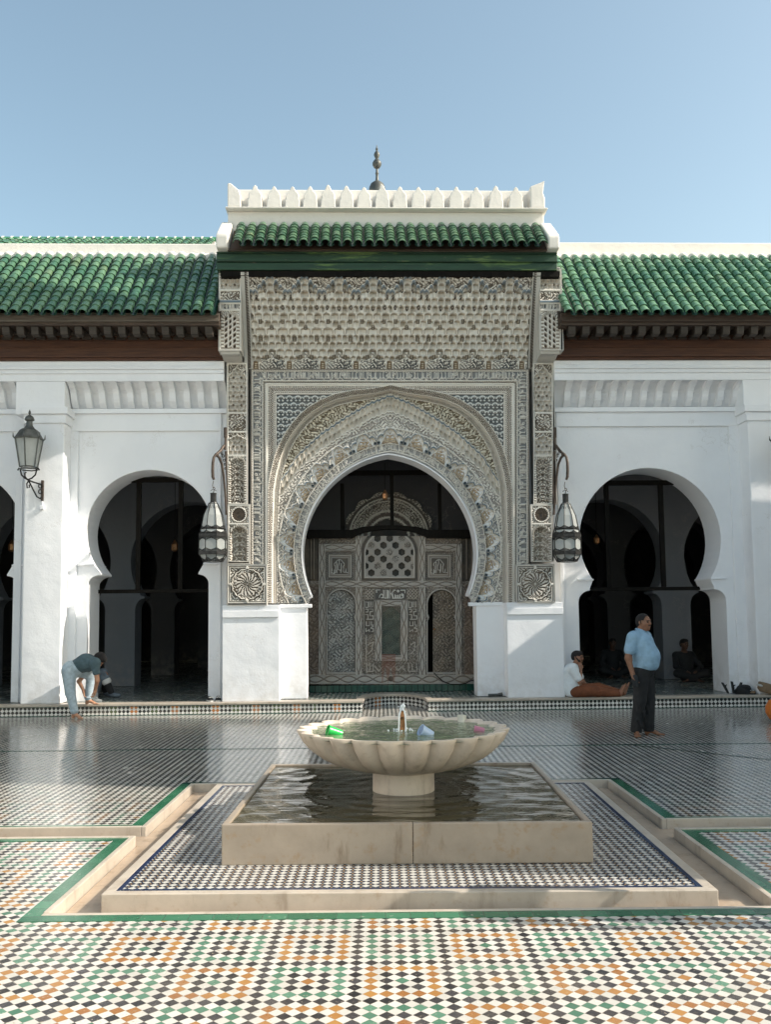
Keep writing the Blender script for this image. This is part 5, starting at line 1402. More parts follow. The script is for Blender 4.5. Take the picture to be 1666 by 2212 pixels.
jb = thing('junction_box', 'small white electrical box under the left wall lamp', 'electrical box', (p0[0], -.36, p0[1]))
make('box', MB().box(p0[0], p1[0], -.40, -.349, p0[1], p1[1]), MT['plaster'], jb, bevel=.008)
make('conduit', MB().tube([((p0[0] + p1[0]) / 2, -.365, p1[1]), ((p0[0] + p1[0]) / 2, -.365, p1[1] + .09)], .012, 6), MT['plaster'], jb)

# ================================================================== SMALL THINGS LEFT LYING ABOUT
MT['black_cloth'] = cloth('black_fabric', (.02, .022, .024)); MT['sole'] = simple('white_rubber', (.6, .6, .58), .6); MT['tan'] = cloth('tan_leather', (.22, .15, .09)); MT['orange'] = cloth('orange_weave', (.62, .17, .025))
def blobmesh(c, sc, seed, amp=.18, n=22, f=7.):
    r = np.random.RandomState(seed); ph = r.uniform(0, 6, (6, 3)); fr = r.uniform(.5, 1.4, (6, 3)) * f
    mb = MB(); mb.sphere((0, 0, 0), 1, n)
    out = []
    for x, y, z in mb.v:
        d = sum(math.sin(x * fr[i][0] * .4 + ph[i][0]) * math.sin(y * fr[i][1] * .4 + ph[i][1]) * math.sin(z * fr[i][2] * .4 + ph[i][2]) for i in range(6)) / 2
        k = 1 + amp * d; zz = max(z * k, -.72); out.append((c[0] + x * k * sc[0], c[1] + y * k * sc[1], c[2] + (zz + .72) * sc[2]))
    mb.v = out; return mb
def shoe(mb_s, x, y, z, L=.27, ang=0, h=.085):
    """sole and upper of one shoe, pointing along ang"""
    ca, sa = math.cos(ang), math.sin(ang)
    def T(a, b, c_): return (x + a * ca - b * sa, y + a * sa + b * ca, z + c_)
    out = [(-.5, -.16), (-.5, .16), (-.2, .17), (.15, .2), (.38, .17), (.5, .05), (.5, -.05), (.38, -.17), (.15, -.2), (-.2, -.17)]
    so_ = MB(); vs = [T(a * L, b * L, 0) for a, b in out] + [T(a * L, b * L, .022) for a, b in out]; n_ = len(out)
    so_.add(vs, [(i, (i + 1) % n_, (i + 1) % n_ + n_, i + n_) for i in range(n_)] + [tuple(range(n_ - 1, -1, -1)), tuple(range(n_, 2 * n_))])
    up = MB(); rows = [(0, 1, .022), (.0, .95, .045), (.0, .8, .065), (-.08, .55, .085)]
    vs = []
    for sh, k, hh in rows: vs += [T((a * k + sh * 1.0) * L, b * L * k, hh * (1 if a < .1 else .75) * h / .085) for a, b in out]
    fs = [(r * n_ + i, r * n_ + (i + 1) % n_, (r + 1) * n_ + (i + 1) % n_, (r + 1) * n_ + i) for r in range(3) for i in range(n_)]
    up.add(vs, fs); return so_, up
def shoe_thing(lab, x, y, z, ang, mat, sole, group, frame=FAC):
    g = thing('shoe', lab, 'shoe', (x, y, z), group, frame=frame); a_, b_ = shoe(None, x, y, z, .27, ang)
    make('sole', a_, sole, g, smooth=True); u_ = make('upper', b_, mat, g, smooth=True)
    ca, sa = math.cos(ang), math.sin(ang)
    lc = MB()
    for t in (.02, .07, .12): lc.tube([(x + t * ca + .035 * sa, y + t * sa - .035 * ca, z + .07), (x + t * ca, y + t * sa, z + .082), (x + t * ca - .035 * sa, y + t * sa + .035 * ca, z + .07)], .005, 5)
    make('laces', lc, MT['sole'], u_)
x, z_ = P(455, 1513, .15); shoe_thing('black and white trainer on the step left of the portal, nearer the arch', x, -.22, STEP, rad(-70), MT['black_cloth'], MT['sole'], 'pair of trainers by the left jamb')
shoe_thing('black and white trainer on the step left of the portal, nearer the white block', x + .14, -.20, STEP, rad(-80), MT['black_cloth'], MT['sole'], 'pair of trainers by the left jamb')
def slipper(lab, x, y, lean, seed):
    g = thing('slipper', lab, 'slipper', (x, y, STEP), 'slippers propped on the step at right')
    c_, s_ = math.cos(lean), math.sin(lean); mb = MB(); L = .22; pr = []
    T = lambda a, b: (x + a * s_ + b * c_, a * c_ - b * s_ + STEP + .012)
    poly = [T(0, 0), T(0, .018), T(L * .5, .026), T(L, .018), T(L, 0)]
    mb.prism(poly, y - .04, y + .04); make('sole', mb, MT['black_cloth'], g, bevel=.004)
    mb = MB(); pts = [(T(L * .62, .02)[0], y - .04, T(L * .62, .02)[1]), (T(L * .66, .06)[0], y, T(L * .66, .06)[1]), (T(L * .62, .02)[0], y + .04, T(L * .62, .02)[1])]
    mb.tube(pts, .01, 6); make('strap', mb, MT['black_cloth'], g)
x, _ = P(1571, 1500, .15); slipper('thin dark slipper leaning left on the right step', x, -.2, rad(-28), 1)
x, _ = P(1582, 1500, .15); slipper('thin dark slipper standing almost upright on the right step', x, -.22, rad(-8), 1)
x, _ = P(1590, 1500, .15); slipper('thin dark slipper leaning right beside the black bag', x, -.2, rad(24), 1)
x, _ = P(1607, 1500, .2); b_ = thing('cloth_bag', 'crumpled black bag lying on the step against the right pier', 'bag', (x, -.2, STEP))
make('body', blobmesh((x, -.2, STEP), (.165, .12, .10), 3, .22), MT['black_cloth'], b_, smooth=True)
make('strap', MB().tube([(x - .1, -.25, STEP + .08), (x - .05, -.30, STEP + .14), (x + .05, -.30, STEP + .13), (x + .1, -.26, STEP + .07)], .01, 6), MT['black_cloth'], b_)
x, _ = P(1627, 1500, .2); shoe_thing('brown leather shoe beside the crumpled black bag, toe left', x, -.22, STEP, rad(-120), MT['tan'], MT['black_cloth'], 'brown shoes by the black bag')
shoe_thing('brown leather shoe at the pier foot, right of its twin', x + .12, -.20, STEP, rad(-95), MT['tan'], MT['black_cloth'], 'brown shoes by the black bag')
# baskets at the right edge
q = G(1668, 1562, 0); b_ = thing('orange_bag', 'bright orange woven bag on the court floor, cut by the right edge', 'bag', (q.x + .24, q.y, 0), frame=WLD)
x, y = q.x + .27, q.y + .05
mb = MB().lathe([(.16, 0), (.26, .05), (.31, .14), (.31, .24), (.26, .33), (.20, .36), (.185, .355), (.24, .31), (.28, .2), (.1, .05)], (x, y, 0), 28); make('body', mb, MT['orange'], b_, smooth=True)
make('handle', MB().tube([(x + .2 * math.cos(t), y - .08, .33 + .17 * math.sin(t)) for t in np.linspace(0, PI, 12)], .014, 6), MT['black_cloth'], b_, smooth=True)
x, z_ = P(1662, 1515, .55); b_ = thing('wicker_basket', 'dark wicker basket tilted on the step edge behind the orange bag', 'basket', (x, -.5, STEP))
mb = MB(); mb.lathe([(.14, 0), (.19, .05), (.2, .16), (.185, .17), (.17, .05), (.1, .02)], (0, 0, 0), 24)
R_ = Matrix.Translation((x + .05, -.40, STEP + .02)) @ Matrix.Rotation(rad(18), 4, 'Y'); mb.v = [tuple(R_ @ Vector(p)) for p in mb.v]
make('body', mb, MT['tan'], b_, smooth=True)
mb = MB()
for a_ in (0, 1): mb.tube([tuple(R_ @ Vector((-.2 + a_ * .04, -.1 + k * .02, .10))) for k in range(8)], .02, 6)
make('handle', mb, MT['sole'], b_)
x, _ = P(1074, 1497, .25); b_ = thing('pipe_stub', 'short grimy pipe fitting lying at the foot of the right jamb', 'pipe', (x, -.16, STEP))
make('pipe', MB().tube([(x - .14, -.14, STEP + .03), (x + .02, -.13, STEP + .035), (x + .12, -.12, STEP + .05)], [.028, .026, .032], 10), MT['bronze'], b_, smooth=True)
make('rose', MB().lathe([(.045, 0), (.05, .015), (.02, .02)], (0, 0, 0), 16), MT['metal_rust'], b_)
b_.children[-1].matrix_local = Matrix.Translation((.0, .13, .17)) @ Matrix.Rotation(PI / 2, 4, 'X')

# ================================================================== NEIGHBOURING BUILDINGS (outside the frame, they shade the court)
def wing(name, lab, x0, x1, y0, y1, h, ridge=0, group=None, over=.0):
    g = thing(name, lab, 'building', (x0, (y0 + y1) / 2, 0), group, frame=WLD)
    wl = MB(); nb = max(1, int((y1 - y0) / 3.2)); s = (y1 - y0) / nb
    poly = [(y0, 0)]
    for i in range(nb):
        c_ = y0 + s * (i + .5); r_ = min(1.05, s * .32); zc = min(2.6, h * .45)
        poly += [(c_ - r_ * .88, 0), (c_ - r_ * .88, zc - r_ * .5)] + [(c_ + r_ * math.cos(t), zc + r_ * math.sin(t)) for t in np.linspace(PI + .5, -.5, 16)] + [(c_ + r_ * .88, zc - r_ * .5), (c_ + r_ * .88, 0)]
    poly += [(y1, 0), (y1, h), (y0, h)]
    wl.prismx(poly[::-1], x0, x0 + .5)
    make('arch_wall', wl, MT['plaster'], g)
    make('rear_wall', MB().box(x0 + .5, x1, y0 + .001, y0 + .4, 0, h).box(x0 + .5, x1, y1 - .4, y1 - .001, 0, h).box(x1 - .4, x1, y0 + .4, y1 - .4, 0, h), MT['plaster'], g)
    mb = MB().prismx([(y0 - over, h), (y1 + over, h), (y1 + over, h + .12), ((y0 + y1) / 2 + (y1 - y0) * .2, h + ridge), ((y0 + y1) / 2 - (y1 - y0) * .2, h + ridge), (y0 - over, h + .12)][::-1], x0 - .0, x1 + .5)
    mb.cur = (.05, .22, .11); make('roof', mb, MT['tile'], g, colors=True)
    return g
wing('side_arcade', 'white arcade along the right edge of the court, near part', 7.9, 12, 4.65, 7.15, 6.6, .2, 'arcades along the right side')
wing('side_arcade', 'white arcade along the right edge of the court, joining the facade', 8.9, 12, 12.65, 16.0, 5.7, .2, 'arcades along the right side', 0)
mn = thing('minaret', 'tall square white tower outside the frame at right', 'tower', (12, 10.3, 0), frame=WLD)
make('shaft', MB().box(9, 11.3, 7.2, 12.85, 0, 21), MT['plaster'], mn, bevel=.05)  # unseen tower, sized and placed for its shadow on court and left roof
mr = MB()
for i in range(6): mr.box(9, 9.35, 7.2 + i * 1.03, 7.7 + i * 1.03, 21.001, 21.8).box(10.95, 11.3, 7.2 + i * 1.03, 7.7 + i * 1.03, 21.001, 21.8)
make('battlement', mr, MT['plaster'], mn)
make('lantern_turret', MB().box(9.4, 10.9, 9.3, 10.8, 21, 25).lathe([(.7, 25), (.75, 25.5), (.5, 26.1), (.1, 26.8)], (10.15, 10.05, 0), 20), MT['plaster'], mn)

# the sunlit arcade closing the court at left, outside the frame: its glow fills the shaded facade
g = thing('side_arcade', 'sunlit white arcade closing the court at left, outside the frame', 'building', (-9, 2, 0), frame=WLD)
poly = [(-10, 0)]
for i in range(7):
    c_ = -8.4 + 3.25 * i
    poly += [(c_ - .9, 0), (c_ - .9, 2.0)] + [(c_ + 1.05 * math.cos(t), 2.7 + 1.05 * math.sin(t)) for t in np.linspace(PI + .5, -.5, 14)] + [(c_ + .9, 2.0), (c_ + .9, 0)]
poly += [(13.2, 0), (13.2, 6.6), (-10, 6.6)]
make('arch_wall', MB().prismx(poly, -9.6, -9.0), MT['plaster'], g)
make('rear_wall', MB().box(-12.6, -12.2, -10, 13.2, 0, 6.6), MT['plaster'], g)
make('roof', MB().prismx([(-10, 6.61), (13.2, 6.61), (13.2, 6.8), (-10, 6.8)], -12.6, -8.6), MT['wood'], g)
# ================================================================== PEOPLE
def sdf_mesh(prims, res):
    """one continuous skin round tapered limbs and ellipsoids (smooth union), meshed by surface nets"""
    lo = np.array([1e9] * 3); hi = -lo
    for p in prims:
        pts = [np.array(p[1])] + ([np.array(p[2])] if p[0] == 'c' else []); r = max(p[3:5]) if p[0] == 'c' else max(p[2])
        for q in pts: lo = np.minimum(lo, q - r - .04); hi = np.maximum(hi, q + r + .04)
    n = np.ceil((hi - lo) / res).astype(int) + 1
    Fd = np.full(n, 1.0, np.float32)
    ax = [lo[i] + res * np.arange(n[i]) for i in range(3)]
    for p in prims:
        k = p[-1]
        pts = [np.array(p[1])] + ([np.array(p[2])] if p[0] == 'c' else []); r = (max(p[3], p[4]) if p[0] == 'c' else max(p[2])) + .05 + k
        a = np.maximum(np.floor((np.min(pts, 0) - r - lo) / res).astype(int), 0); b = np.minimum(np.ceil((np.max(pts, 0) + r - lo) / res).astype(int) + 1, n)
        X, Y, Z = np.meshgrid(*[ax[i][a[i]:b[i]] for i in range(3)], indexing='ij')
        if p[0] == 'c':
            A, B = pts; d = B - A; L = d @ d + 1e-9
            t = np.clip(((X - A[0]) * d[0] + (Y - A[1]) * d[1] + (Z - A[2]) * d[2]) / L, 0, 1)
            D = np.sqrt((X - A[0] - t * d[0]) ** 2 + (Y - A[1] - t * d[1]) ** 2 + (Z - A[2] - t * d[2]) ** 2) - (p[3] + (p[4] - p[3]) * t)
        else:
            A = pts[0]; R_ = p[2]; M_ = np.array(p[3]) if len(p) > 4 and p[3] is not None else np.eye(3)
            q = np.stack([X - A[0], Y - A[1], Z - A[2]], -1) @ M_
            q = q / np.array(R_); ln = np.sqrt((q ** 2).sum(-1)) + 1e-6; D = (ln - 1) * min(R_) * (1 + .25 * (max(R_) / min(R_) - 1))
        S = Fd[a[0]:b[0], a[1]:b[1], a[2]:b[2]]
        h = np.clip(.5 + .5 * (S - D) / k, 0, 1); S[...] = S * (1 - h) + D * h - k * h * (1 - h)
    neg = Fd < 0
    c8 = sum(neg[i:n[0] - 1 + i, j:n[1] - 1 + j, k:n[2] - 1 + k].astype(np.int8) for i in (0, 1) for j in (0, 1) for k in (0, 1))
    act = (c8 > 0) & (c8 < 8); ids = -np.ones(act.shape, int); I = np.argwhere(act); ids[act] = np.arange(len(I))
    acc = np.zeros((len(I), 3)); cnt = np.zeros(len(I))
    for d in range(3):
        o1, o2 = [x for x in range(3) if x != d]
        for i in (0, 1):
            for j in (0, 1):
                c0 = I.copy(); c0[:, o1] += i; c0[:, o2] += j; c1 = c0.copy(); c1[:, d] += 1
                f0, f1 = Fd[tuple(c0.T)], Fd[tuple(c1.T)]; m = (f0 < 0) != (f1 < 0); t = np.where(m, f0 / (f0 - f1 + 1e-12), 0)
                P_ = c0.astype(float); P_[:, d] += t; acc[m] += P_[m]; cnt[m] += 1
    V = lo + res * acc / cnt[:, None]
    faces = []
    for d in range(3):
        o1, o2 = (d + 1) % 3, (d + 2) % 3
        sl0 = [slice(None)] * 3; sl1 = [slice(None)] * 3; sl0[d] = slice(0, -1); sl1[d] = slice(1, None)
        a_, b_ = neg[tuple(sl0)], neg[tuple(sl1)]; E = np.argwhere(a_ != b_); E = E[(E[:, o1] > 0) & (E[:, o2] > 0) & (E[:, o1] < n[o1] - 1) & (E[:, o2] < n[o2] - 1)]
        q = []
        for i, j in ((0, 0), (-1, 0), (-1, -1), (0, -1)):
            c0 = E.copy(); c0[:, o1] += i; c0[:, o2] += j; q.append(ids[tuple(c0.T)])
        q = np.stack(q, -1); fl = ~a_[tuple(E.T)]; q[fl] = q[fl][:, ::-1]; faces.append(q[:, ::-1] * 1)
    Fq = np.concatenate(faces)[:, ::-1]
    return V, Fq
def sdf_obj(name, prims, res, mat, parent):
    V, Fq = sdf_mesh(prims, res); return make(name, (V, Fq, [(1, 1, 1)] * len(V)), mat, parent, smooth=True, angle=180, frame=WLD)
def v_(*a): return np.array(a, float)
def unit(a): a = np.array(a, float); return a / np.linalg.norm(a)
def skin(name, c): 
    m = Mat(name, .5); m.setc(m.mix(m.ramp(m.noise(30, 4), .4, .7), c, tuple(q * .82 for q in c))); m.b.inputs['Subsurface Weight'].default_value = .08; m.b.inputs['Subsurface Scale'].default_value = .02; return m.m
def hand(pr, wr, dirn, palm_n, r=.009, curl=.5, s=1., thumb=1):
    """palm, four bent fingers of unequal length and a thumb from the side of the palm"""
    d = unit(dirn); nrm = unit(palm_n - d * (np.array(palm_n) @ d)); sd = np.cross(d, nrm)
    pc = wr + d * .045 * s
    pr.append(('c', wr, wr + d * .03 * s, .026 * s, .030 * s, .02)); 
    for i, (o, L) in enumerate(((-.027, .070), (-.009, .082), (.009, .076), (.026, .058))):
        k0 = wr + d * .085 * s + sd * o * s; pr.append(('c', wr + d * .02 * s + sd * o * .6 * s, k0, .017 * s, .0125 * s, .012))
        a1 = curl * .8; k1 = k0 + (d * math.cos(a1) + nrm * math.sin(a1)) * L * .5 * s; a2 = curl * 1.9; k2 = k1 + (d * math.cos(a2) + nrm * math.sin(a2)) * L * .5 * s
        pr.append(('c', k0, k1, r * 1.15 * s, r * s, .004)); pr.append(('c', k1, k2, r * s, r * .8 * s, .004))
    t0 = wr + d * .022 * s - sd * .026 * thumb * s; t1 = t0 + (d * .7 - sd * .6 * thumb + nrm * .4) * .042 * s; t2 = t1 + (d * .85 + nrm * .45) * .034 * s
    pr.append(('c', t0, t1, .015 * s, .011 * s, .01)); pr.append(('c', t1, t2, .011 * s, .009 * s, .004))
def foot(pr, an, toe, s=1.):
    f = unit((toe - an) * v_(1, 1, 0)); sd = np.cross(v_(0, 0, 1), f); b = v_(an[0], an[1], toe[2])
    pr.append(('c', an, b - f * .025 * s + v_(0, 0, .032 * s), .036 * s, .034 * s, .03)); pr.append(('c', an - v_(0, 0, .01), b + f * .12 * s + v_(0, 0, .024 * s), .034 * s, .026 * s, .03))
    for i, o in enumerate((-.032, -.016, .0, .015, .028)):
        L = .205 - .012 * i; k0 = b + f * .12 * s + sd * o * s + v_(0, 0, .018 * s); pr.append(('c', k0, b + f * L * s + sd * o * 1.05 * s + v_(0, 0, .012 * s), .017 * s, (.013 - .001 * i) * s, .006))
def head_parts(g, hc, face, up, skinm, hairm, s=1., beard=0., balding=0, res=.006, pr=None, mustache=False):
    """head prims added to the body, hair and eyes made as children; hc = centre of the skull"""
    f = unit(face); u = unit(np.array(up) - f * (np.array(up) @ f)); l = np.cross(u, f)
    M_ = np.stack([f, l, u], 1)
    def q(a, b, c): return hc + (f * a + l * b + u * c) * s
    pr += [('e', q(-.01, 0, .02), (.098 * s, .076 * s, .092 * s), M_, .02), ('e', q(.028, 0, -.045), (.062 * s, .058 * s, .068 * s), M_, .03), ('e', q(.055, 0, -.088), (.030 * s, .034 * s, .026 * s), M_, .02),
           ('c', q(.086, 0, .018), q(.110, 0, -.018), .008 * s, .0125 * s, .008), ('c', q(.101, -.010, -.022), q(.101, .010, -.022), .0085 * s, .0085 * s, .006),
           ('c', q(.084, -.034, .026), q(.084, .034, .026), .011 * s, .011 * s, .012), ('c', q(.086, -.020, -.052), q(.086, .020, -.052), .0085 * s, .0085 * s, .005), ('c', q(.084, -.018, -.062), q(.084, .018, -.062), .008 * s, .008 * s, .005),
           ('e', q(.055, -.040, -.022), (.028 * s, .022 * s, .026 * s), M_, .02), ('e', q(.055, .040, -.022), (.028 * s, .022 * s, .026 * s), M_, .02)]
    for sg in (-1, 1):
        pr += [('e', q(-.012, sg * .079, -.004), (.017 * s, .0085 * s, .030 * s), M_, .006), ('c', q(-.012, sg * .080, .015), q(-.006, sg * .083, -.018), .006 * s, .005 * s, .004)]
    hp = [('e', q(-.016, 0, .036), (.104 * s, .083 * s, .088 * s), M_, .02), ('e', q(-.052, 0, -.008), (.062 * s, .072 * s, .066 * s), M_, .03)]
    if not balding: hp += [('e', q(.045, 0, .088), (.045 * s, .058 * s, .026 * s), M_, .03)]
    for sg in (-1, 1): hp.append(('c', q(.004, sg * .072, .03), q(.006, sg * .074, -.012), .014 * s, .008 * s, .01))
    V, Fq = sdf_mesh(hp, res)
    rel = (V - hc) @ M_ / s
    # hairline: keep hair behind the brow line and above the neck
    keep = ((rel[:, 0] < .045 + rel[:, 2] * .25 + (0 if balding else .03)) | (rel[:, 2] > (.088 if balding else .062))) & ((rel[:, 2] > -.06)) & ~((rel[:, 0] > .015) & (rel[:, 2] < .025)) 
    Fk = Fq[keep[Fq].all(1)]
    make('hair', (V, Fk, [(1, 1, 1)] * len(V)), hairm, g, smooth=True, angle=180, frame=WLD)
    if beard:
        bp = [('c', q(.052, -.046, -.055), q(.066, 0, -.090), .014 * s, .021 * s, .02), ('c', q(.052, .046, -.055), q(.066, 0, -.090), .014 * s, .021 * s, .02), ('c', q(.012, -.072, -.01), q(.055, -.052, -.06), .010 * s, .018 * s, .02), ('c', q(.012, .072, -.01), q(.055, .052, -.06), .010 * s, .018 * s, .02), ('c', q(.094, -.022, -.042), q(.094, .022, -.042), .009 * s, .009 * s, .01)]
        V, Fq = sdf_mesh(bp, res); make('beard', (V, Fq, [(1, 1, 1)] * len(V)), hairm, g, smooth=True, angle=180, frame=WLD)
    elif mustache:
        V, Fq = sdf_mesh([('c', q(.100, 0, -.036), q(.092, -.026, -.046), .008 * s, .005 * s, .005), ('c', q(.100, 0, -.036), q(.092, .026, -.046), .008 * s, .005 * s, .005)], .004); make('moustache', (V, Fq, [(1, 1, 1)] * len(V)), hairm, g, smooth=True, angle=180, frame=WLD)
    eb = MB()
    for sg in (-1, 1):
        eb.sphere(tuple(q(.080, sg * .031, .004)), .0125 * s, 10)
        eb.tube([tuple(q(.093, sg * .014, .022)), tuple(q(.095, sg * .03, .028)), tuple(q(.084, sg * .048, .022))], .0045 * s, 5)
    e_ = make('eyes', eb, MT['eye'], g, smooth=True, frame=WLD)
MT['eye'] = simple('dark_eye', (.03, .02, .018), .2, .1, 5, 0)
HAIR = cloth('black_hair', (.012, .010, .010)); DENIM = cloth('pale_denim', (.40, .49, .55), .22); TEAL = cloth('teal_tshirt', (.07, .115, .135), .2)
MT['skin_d'] = skin('skin_in_the_dark', (.10, .05, .03)); MT['skin_a'] = skin('tanned_skin', (.25, .115, .062)); MT['skin_b'] = skin('olive_skin', (.50, .26, .16)); MT['skin_c'] = skin('shaded_skin', (.28, .13, .075))  # skin_d: the hall's darkness is put into the skin colour
SHIRTB = cloth('pale_blue_polo', (.27, .42, .55), .12); DTROU = cloth('black_trousers', (.016, .016, .017), .3); WHITE = cloth('white_tshirt', (.68, .73, .76), .06); RUST = cloth('rust_trousers', (.17, .055, .022), .2); DARKC = cloth('dark_robe', (.014, .015, .016), .2)
PLAID = cloth('grey_plaid', (.12, .15, .18), .35)
# ---- standing man ------------------------------------------------
q0 = G(1392, 1589, 0)
g = thing('person', 'heavyset man in pale blue polo shirt and black trousers standing barefoot before the right bay', 'person', (q0.x, q0.y, 0), frame=WLD)
yaw = rad(-40); cz_, sz_ = math.cos(yaw), math.sin(yaw); HS = .995
def L3(a, b, c): return v_(q0.x + (a * cz_ - b * sz_) * HS, q0.y + (a * sz_ + b * cz_) * HS, c * HS)
body = [('c', L3(-.01, 0, .95), L3(.02, 0, 1.30), .13, .14, .05), ('c', L3(0, 0, 1.42), L3(.035, 0, 1.53), .062, .060, .04)]
shR, elR, wrR = L3(-.03, -.205, 1.375), L3(-.075, -.27, 1.09), L3(-.01, -.275, .865); shL, elL, wrL = L3(-.01, .20, 1.375), L3(-.06, .25, 1.09), L3(-.06, .24, .87)
for a, b, c in ((shR, elR, wrR), (shL, elL, wrL)): body += [('c', a, b, .060, .046, .03), ('c', b, c, .046, .029, .02)]
hand(body, wrR, L3(.02, 0, .5) - L3(0, 0, .6), L3(.4, 0, .1) - L3(0, 0, 0), curl=.75, thumb=-1); hand(body, wrL, L3(.02, 0, .5) - L3(0, 0, .6), L3(0, -1, 0) - L3(0, 0, 0), curl=.5)
anR, anL = L3(-.07, -.085, .085), L3(.02, .12, .085)
toeR = L3(.00, -.33, .0); toeL = L3(.28, .16, .0)
toeR = anR + v_(-.03, -.25, 0); toeR[2] = 0; toeL = anL + v_(.25, -.07, 0); toeL[2] = 0
kR, kL = L3(.00, -.10, .50), L3(.04, .11, .50)
for h_, k_, a_ in ((L3(-.02, -.09, .90), kR, anR), (L3(-.02, .09, .90), kL, anL)): body += [('c', h_, k_, .08, .055, .03), ('c', k_, a_, .055, .040, .03)]
foot(body, anR, toeR); foot(body, anL, toeL)
hc = L3(.055, 0, 1.578); fdir = v_(.60, -.80, .02)
head_parts(g, hc, fdir, (0.03, 0, 1), MT['skin_a'], HAIR, 1.03, balding=1, pr=body, mustache=True)
sdf_obj('body', body, .0075, MT['skin_a'], g)
sh = [('e', L3(.015, 0, 1.27), (.165, .205, .19), None, .06), ('e', L3(.075, 0, 1.10), (.19, .195, .19), None, .06), ('e', L3(.045, 0, .97), (.185, .185, .10), None, .05), ('c', L3(-.02, -.14, 1.39), L3(-.02, .14, 1.39), .075, .075, .05), ('c', L3(.0, 0, 1.40), L3(.015, 0, 1.455), .085, .070, .03)]
for a, b in ((shR, elR), (shL, elL)):
    sh += [('c', a, a + (b - a) * .62, .080, .078, .05)]
for i in range(7):
    z0 = .98 + .06 * i; sh.append(('c', L3(.13, -.17 + .02 * i, z0), L3(.20 - .01 * i, .02, z0 + .03), .012, .006, .02))
V, Fq = sdf_mesh(sh, .009)
loc = V[:, 2]; keep = loc > .915 * HS; cut = V.copy()
cut[~keep, 2] = .915 * HS
make('polo_shirt', (cut, Fq, [(1, 1, 1)] * len(V)), SHIRTB, g, smooth=True, angle=180, frame=WLD)
cl_ = MB(); pts = [tuple(L3(.02 + .075 * math.cos(t), .075 * math.sin(t), 1.462 - .028 * math.cos(t))) for t in np.linspace(.35, 2 * PI - .35, 18)]
cl_.tube(pts, [.014] * 18, 6, 1.6); make('collar', cl_, SHIRTB, g, smooth=True, frame=WLD)
pl_ = MB().tube([tuple(L3(.097, 0, 1.43)), tuple(L3(.135, 0, 1.37)), tuple(L3(.172, 0, 1.31))], .006, 5); make('placket', pl_, DTROU, g, frame=WLD)
tr_ = [('e', L3(.02, 0, .93), (.165, .175, .11), None, .05), ('c', L3(.03, -.085, .88), kR, .115, .088, .04), ('c', kR, anR + v_(0, 0, .0), .086, .080, .03), ('c', L3(.02, .085, .88), kL, .115, .086, .04), ('c', kL, anL + v_(0, 0, .0), .086, .078, .03)]
rr_ = random.Random(4)
for i in range(16):
    side = -1 if i % 2 else 1; k0 = (kR if side < 0 else kL); z_ = rr_.uniform(.12, .8); a_ = rr_.uniform(-2.6, -.4); p_ = v_(k0[0] + .086 * math.cos(a_), k0[1] + .082 * math.sin(a_), z_)
    tr_.append(('c', p_, p_ + v_(rr_.uniform(-.05, .05), 0, rr_.uniform(-.12, -.04)), .012, .006, .02))
V, Fq = sdf_mesh(tr_, .009); V[:, 2] = np.maximum(V[:, 2], .05)
make('trousers', (V, Fq, [(1, 1, 1)] * len(V)), DTROU, g, smooth=True, angle=180, frame=WLD)
b_ = thing('sandal', 'dark sandal dangling from the standing man right hand', 'sandal', tuple(wrR + v_(.02, -.02, -.16)), frame=WLD)
p_ = wrR + v_(.0, -.035, -.12)
make('sole', blobmesh(tuple(p_ + v_(.02, -.01, -.05)), (.045, .03, .10), 4, .1), MT['black_cloth'], b_, smooth=True, frame=WLD)
make('strap', MB().tube([tuple(p_ + v_(-.03, .0, .02)), tuple(p_ + v_(.0, -.03, .06)), tuple(p_ + v_(.04, .0, .02))], .012, 6), MT['black_cloth'], b_, frame=WLD)

# ---- helper: joints read off the picture on the plane Y ----------
def W(u, v, Y):
    r = CAMROT @ Vector(((u - CXP) / F_PX, -(v - CYP) / F_PX, -1)); t = Y / r.y; return v_(r.x * t, Y, EYE + r.z * t)
# ---- man bending over at the left --------------------------------
Y0 = G(165, 1553, 0).y + .06
J = lambda u, v, dy=0: W(u, v, Y0 + dy)
ankS = J(160, 1540, .0); 
g = thing('person', 'barefoot person in teal T-shirt and pale jeans bending down at the left step', 'person', (ankS[0], ankS[1], 0), frame=WLD)
hipN, hipF = J(148, 1450, -.02), J(163, 1447, .20)
kneeS, kneeF = J(151, 1496, .0), J(196, 1459, .28); ankF = J(190, 1507, .30)
ankS[2] = max(ankS[2], .09); toeS = v_(J(174, 1553)[0], ankS[1] - .04, 0.); ankF[2] = STEP + .085; toeF = v_(J(211, 1520)[0], ankF[1] - .03, STEP)
ch, shN, shF = J(184, 1431, .10), J(205, 1432, -.08), J(204, 1428, .26)
elN, wrN = J(209.5, 1470, -.10), J(205, 1491, .02); elF, wrF = J(170, 1472, .22), J(180, 1492, .26)
hd = J(214, 1424, .12)
body = [('c', hipN + v_(.03, .1, .0), ch, .11, .12, .05), ('c', ch + v_(.10, 0, .02), hd - v_(.04, 0, -.01), .06, .055, .03), ('c', shN, elN, .048, .040, .02), ('c', elN, wrN, .039, .026, .02), ('c', shF, elF, .046, .036, .02), ('c', elF, wrF, .036, .025, .02),
        ('c', hipN, kneeS, .08, .055, .03), ('c', kneeS, ankS, .05, .037, .02), ('c', hipF, kneeF, .08, .055, .03), ('c', kneeF, ankF, .05, .037, .02)]
hand(body, wrN, v_(-.15, .1, -1), v_(-1, 0, 0), curl=.8, s=1.0); hand(body, wrF, v_(.2, 0, -1), v_(1, 0, 0), curl=.6)
foot(body, ankS, toeS, .95); foot(body, ankF, toeF, .95)
head_parts(g, hd, (.35, .15, -.93), (.93, 0, .35), MT['skin_b'], HAIR, 1., pr=body)
